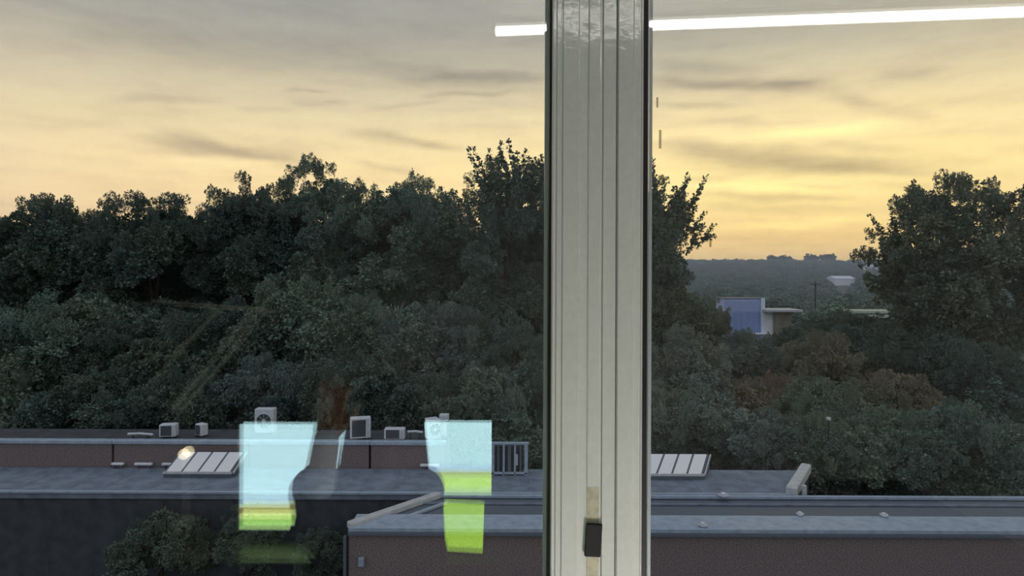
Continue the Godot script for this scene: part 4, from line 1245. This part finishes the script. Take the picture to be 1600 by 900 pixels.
func make_person() -> void:
	var y := FLOOR_Y
	var p := thing("person", "person in dark clothes with dark hair, seated at the desk, one hand raised", "person", Vector3(-0.42, y, 0.12))
	var body := []
	var pel := Vector3(0.0, 0.60, 0.0)
	var chest := Vector3(0.0, 0.93, 0.05)
	var neck := Vector3(0.025, 1.13, 0.09)
	body.append([pel + Vector3(-0.08, 0, 0), pel + Vector3(0.08, 0, 0), 0.115, 0.115])
	body.append([pel, Vector3(0, 0.75, 0.01), 0.12, 0.115])
	body.append([Vector3(0, 0.75, 0.01), chest, 0.115, 0.125])
	body.append([chest + Vector3(-0.07, 0.03, 0), chest + Vector3(0.07, 0.03, 0), 0.115, 0.115])
	body.append([chest + Vector3(-0.15, 0.13, 0.01), chest + Vector3(0.15, 0.13, 0.01), 0.062, 0.062])
	body.append([chest + Vector3(0, 0.12, 0.02), neck, 0.08, 0.055])
	# legs under the desk
	for s in [-1.0, 1.0]:
		body.append([Vector3(s * 0.10, 0.575, 0.04), Vector3(s * 0.13, 0.57, 0.44), 0.088, 0.062])
		body.append([Vector3(s * 0.13, 0.55, 0.44), Vector3(s * 0.13, 0.10, 0.40), 0.060, 0.042])
		body.append([Vector3(s * 0.13, 0.045, 0.36), Vector3(s * 0.14, 0.035, 0.54), 0.042, 0.034])
	# right arm (towards the desk)
	body.append([Vector3(0.165, 1.06, 0.06), Vector3(0.18, 0.84, 0.12), 0.055, 0.044])
	body.append([Vector3(0.18, 0.84, 0.12), Vector3(0.0, 0.80, 0.31), 0.043, 0.032])
	# left upper arm
	body.append([Vector3(-0.165, 1.06, 0.06), Vector3(-0.10, 1.02, -0.13), 0.055, 0.044])
	body.append([Vector3(-0.10, 1.02, -0.13), Vector3(-0.085, 1.135, -0.12), 0.042, 0.036])
	build(nets(body, 0.013, 0.035), "body", M["cloth dark"], p)
	# head, neck and ears
	var hd := Vector3(0.045, 1.26, 0.12)
	var head := [[neck, hd + Vector3(0, -0.05, -0.01), 0.052, 0.05], [hd + Vector3(0, 0.03, -0.02), hd + Vector3(0, -0.02, 0.01), 0.088, 0.08], [hd + Vector3(0, -0.04, 0.03), hd + Vector3(0, -0.085, 0.055), 0.06, 0.034], [hd + Vector3(0, -0.005, 0.088), hd + Vector3(0, -0.03, 0.105), 0.010, 0.014]]
	for s in [-1.0, 1.0]:
		head.append([hd + Vector3(s * 0.082, 0.005, 0.0), hd + Vector3(s * 0.088, -0.03, 0.0), 0.014, 0.010])
	var hm := build(nets(head, 0.007, 0.025), "head", M["skin"], p)
	for s in [-1.0, 1.0]:
		build(Shape.new().tube([hd + Vector3(s * 0.032, 0.0, 0.078), hd + Vector3(s * 0.032, 0.0, 0.090)], [0.011, 0.007], 10), "eye", M["black plastic"], hm)
	build(Shape.new().box(hd + Vector3(0, -0.062, 0.088), Vector3(0.04, 0.008, 0.012), 0.003), "mouth", M["cloth dark"], hm)
	var hair := [[hd + Vector3(0, 0.035, -0.03), hd + Vector3(0, 0.045, 0.02), 0.098, 0.085], [hd + Vector3(0, -0.02, -0.06), hd + Vector3(0, -0.14, -0.07), 0.085, 0.075], [hd + Vector3(-0.075, 0.0, -0.03), hd + Vector3(-0.09, -0.15, -0.05), 0.04, 0.045], [hd + Vector3(0.075, 0.0, -0.03), hd + Vector3(0.09, -0.15, -0.05), 0.04, 0.045]]
	build(nets(hair, 0.009, 0.03), "hair", M["hair"], p)
	# raised left forearm in a pale sleeve, and the hand
	var elbow := Vector3(-0.10, 1.02, -0.13)
	var wrist := Vector3(-0.07, 1.25, -0.11)
	build(nets([[elbow.lerp(wrist, 0.5), wrist, 0.041, 0.036]], 0.008, 0.02), "sleeve", M["cloth pale"], p)
	var hand := []
	var up := (wrist - elbow).normalized()
	var across := Vector3(1, 0, 0.1)
	across = (across - up * across.dot(up)).normalized()
	var palm_n := up.cross(across).normalized()
	var w0 := wrist + up * 0.01
	for k in 4:
		var x := (k - 1.5) * 0.020
		hand.append([w0 + across * x * 0.6, w0 + up * 0.085 + across * x, 0.015, 0.012])
		var l: float = [0.062, 0.074, 0.070, 0.054][k]
		var r0 := w0 + up * 0.088 + across * x
		var r1 := r0 + (up + across * x * 3.0).normalized() * l * 0.5
		var r2 := r1 + (up * 0.8 + palm_n * 0.5 + across * x * 2.0).normalized() * l * 0.5
		hand.append([r0, r1, 0.0095, 0.0085])
		hand.append([r1, r2, 0.0085, 0.0072])
	var th0 := w0 + up * 0.025 + across * 0.03
	hand.append([th0, th0 + up * 0.03 + across * 0.028, 0.013, 0.011])
	hand.append([th0 + up * 0.03 + across * 0.028, th0 + up * 0.06 + across * 0.034 + palm_n * 0.01, 0.011, 0.008])
	build(nets(hand, 0.0035, 0.007), "hand", M["skin"], p)
	# right hand on the desk
	var rh := []
	var w1 := Vector3(-0.005, 0.80, 0.325)
	for k in 4:
		var x := (k - 1.5) * 0.019
		rh.append([w1 + Vector3(x * 0.6, 0, 0), w1 + Vector3(x, 0.0, 0.08), 0.015, 0.011])
		rh.append([w1 + Vector3(x, 0.0, 0.08), w1 + Vector3(x * 1.1, -0.004, 0.115), 0.009, 0.008])
		rh.append([w1 + Vector3(x * 1.1, -0.004, 0.115), w1 + Vector3(x * 1.1, -0.025, 0.14), 0.008, 0.007])
	rh.append([w1 + Vector3(-0.028, -0.004, 0.025), w1 + Vector3(-0.05, -0.012, 0.06), 0.012, 0.009])
	rh.append([w1 + Vector3(-0.05, -0.012, 0.06), w1 + Vector3(-0.05, -0.02, 0.085), 0.009, 0.007])
	build(nets(rh, 0.0035, 0.007), "hand", M["skin"], p)
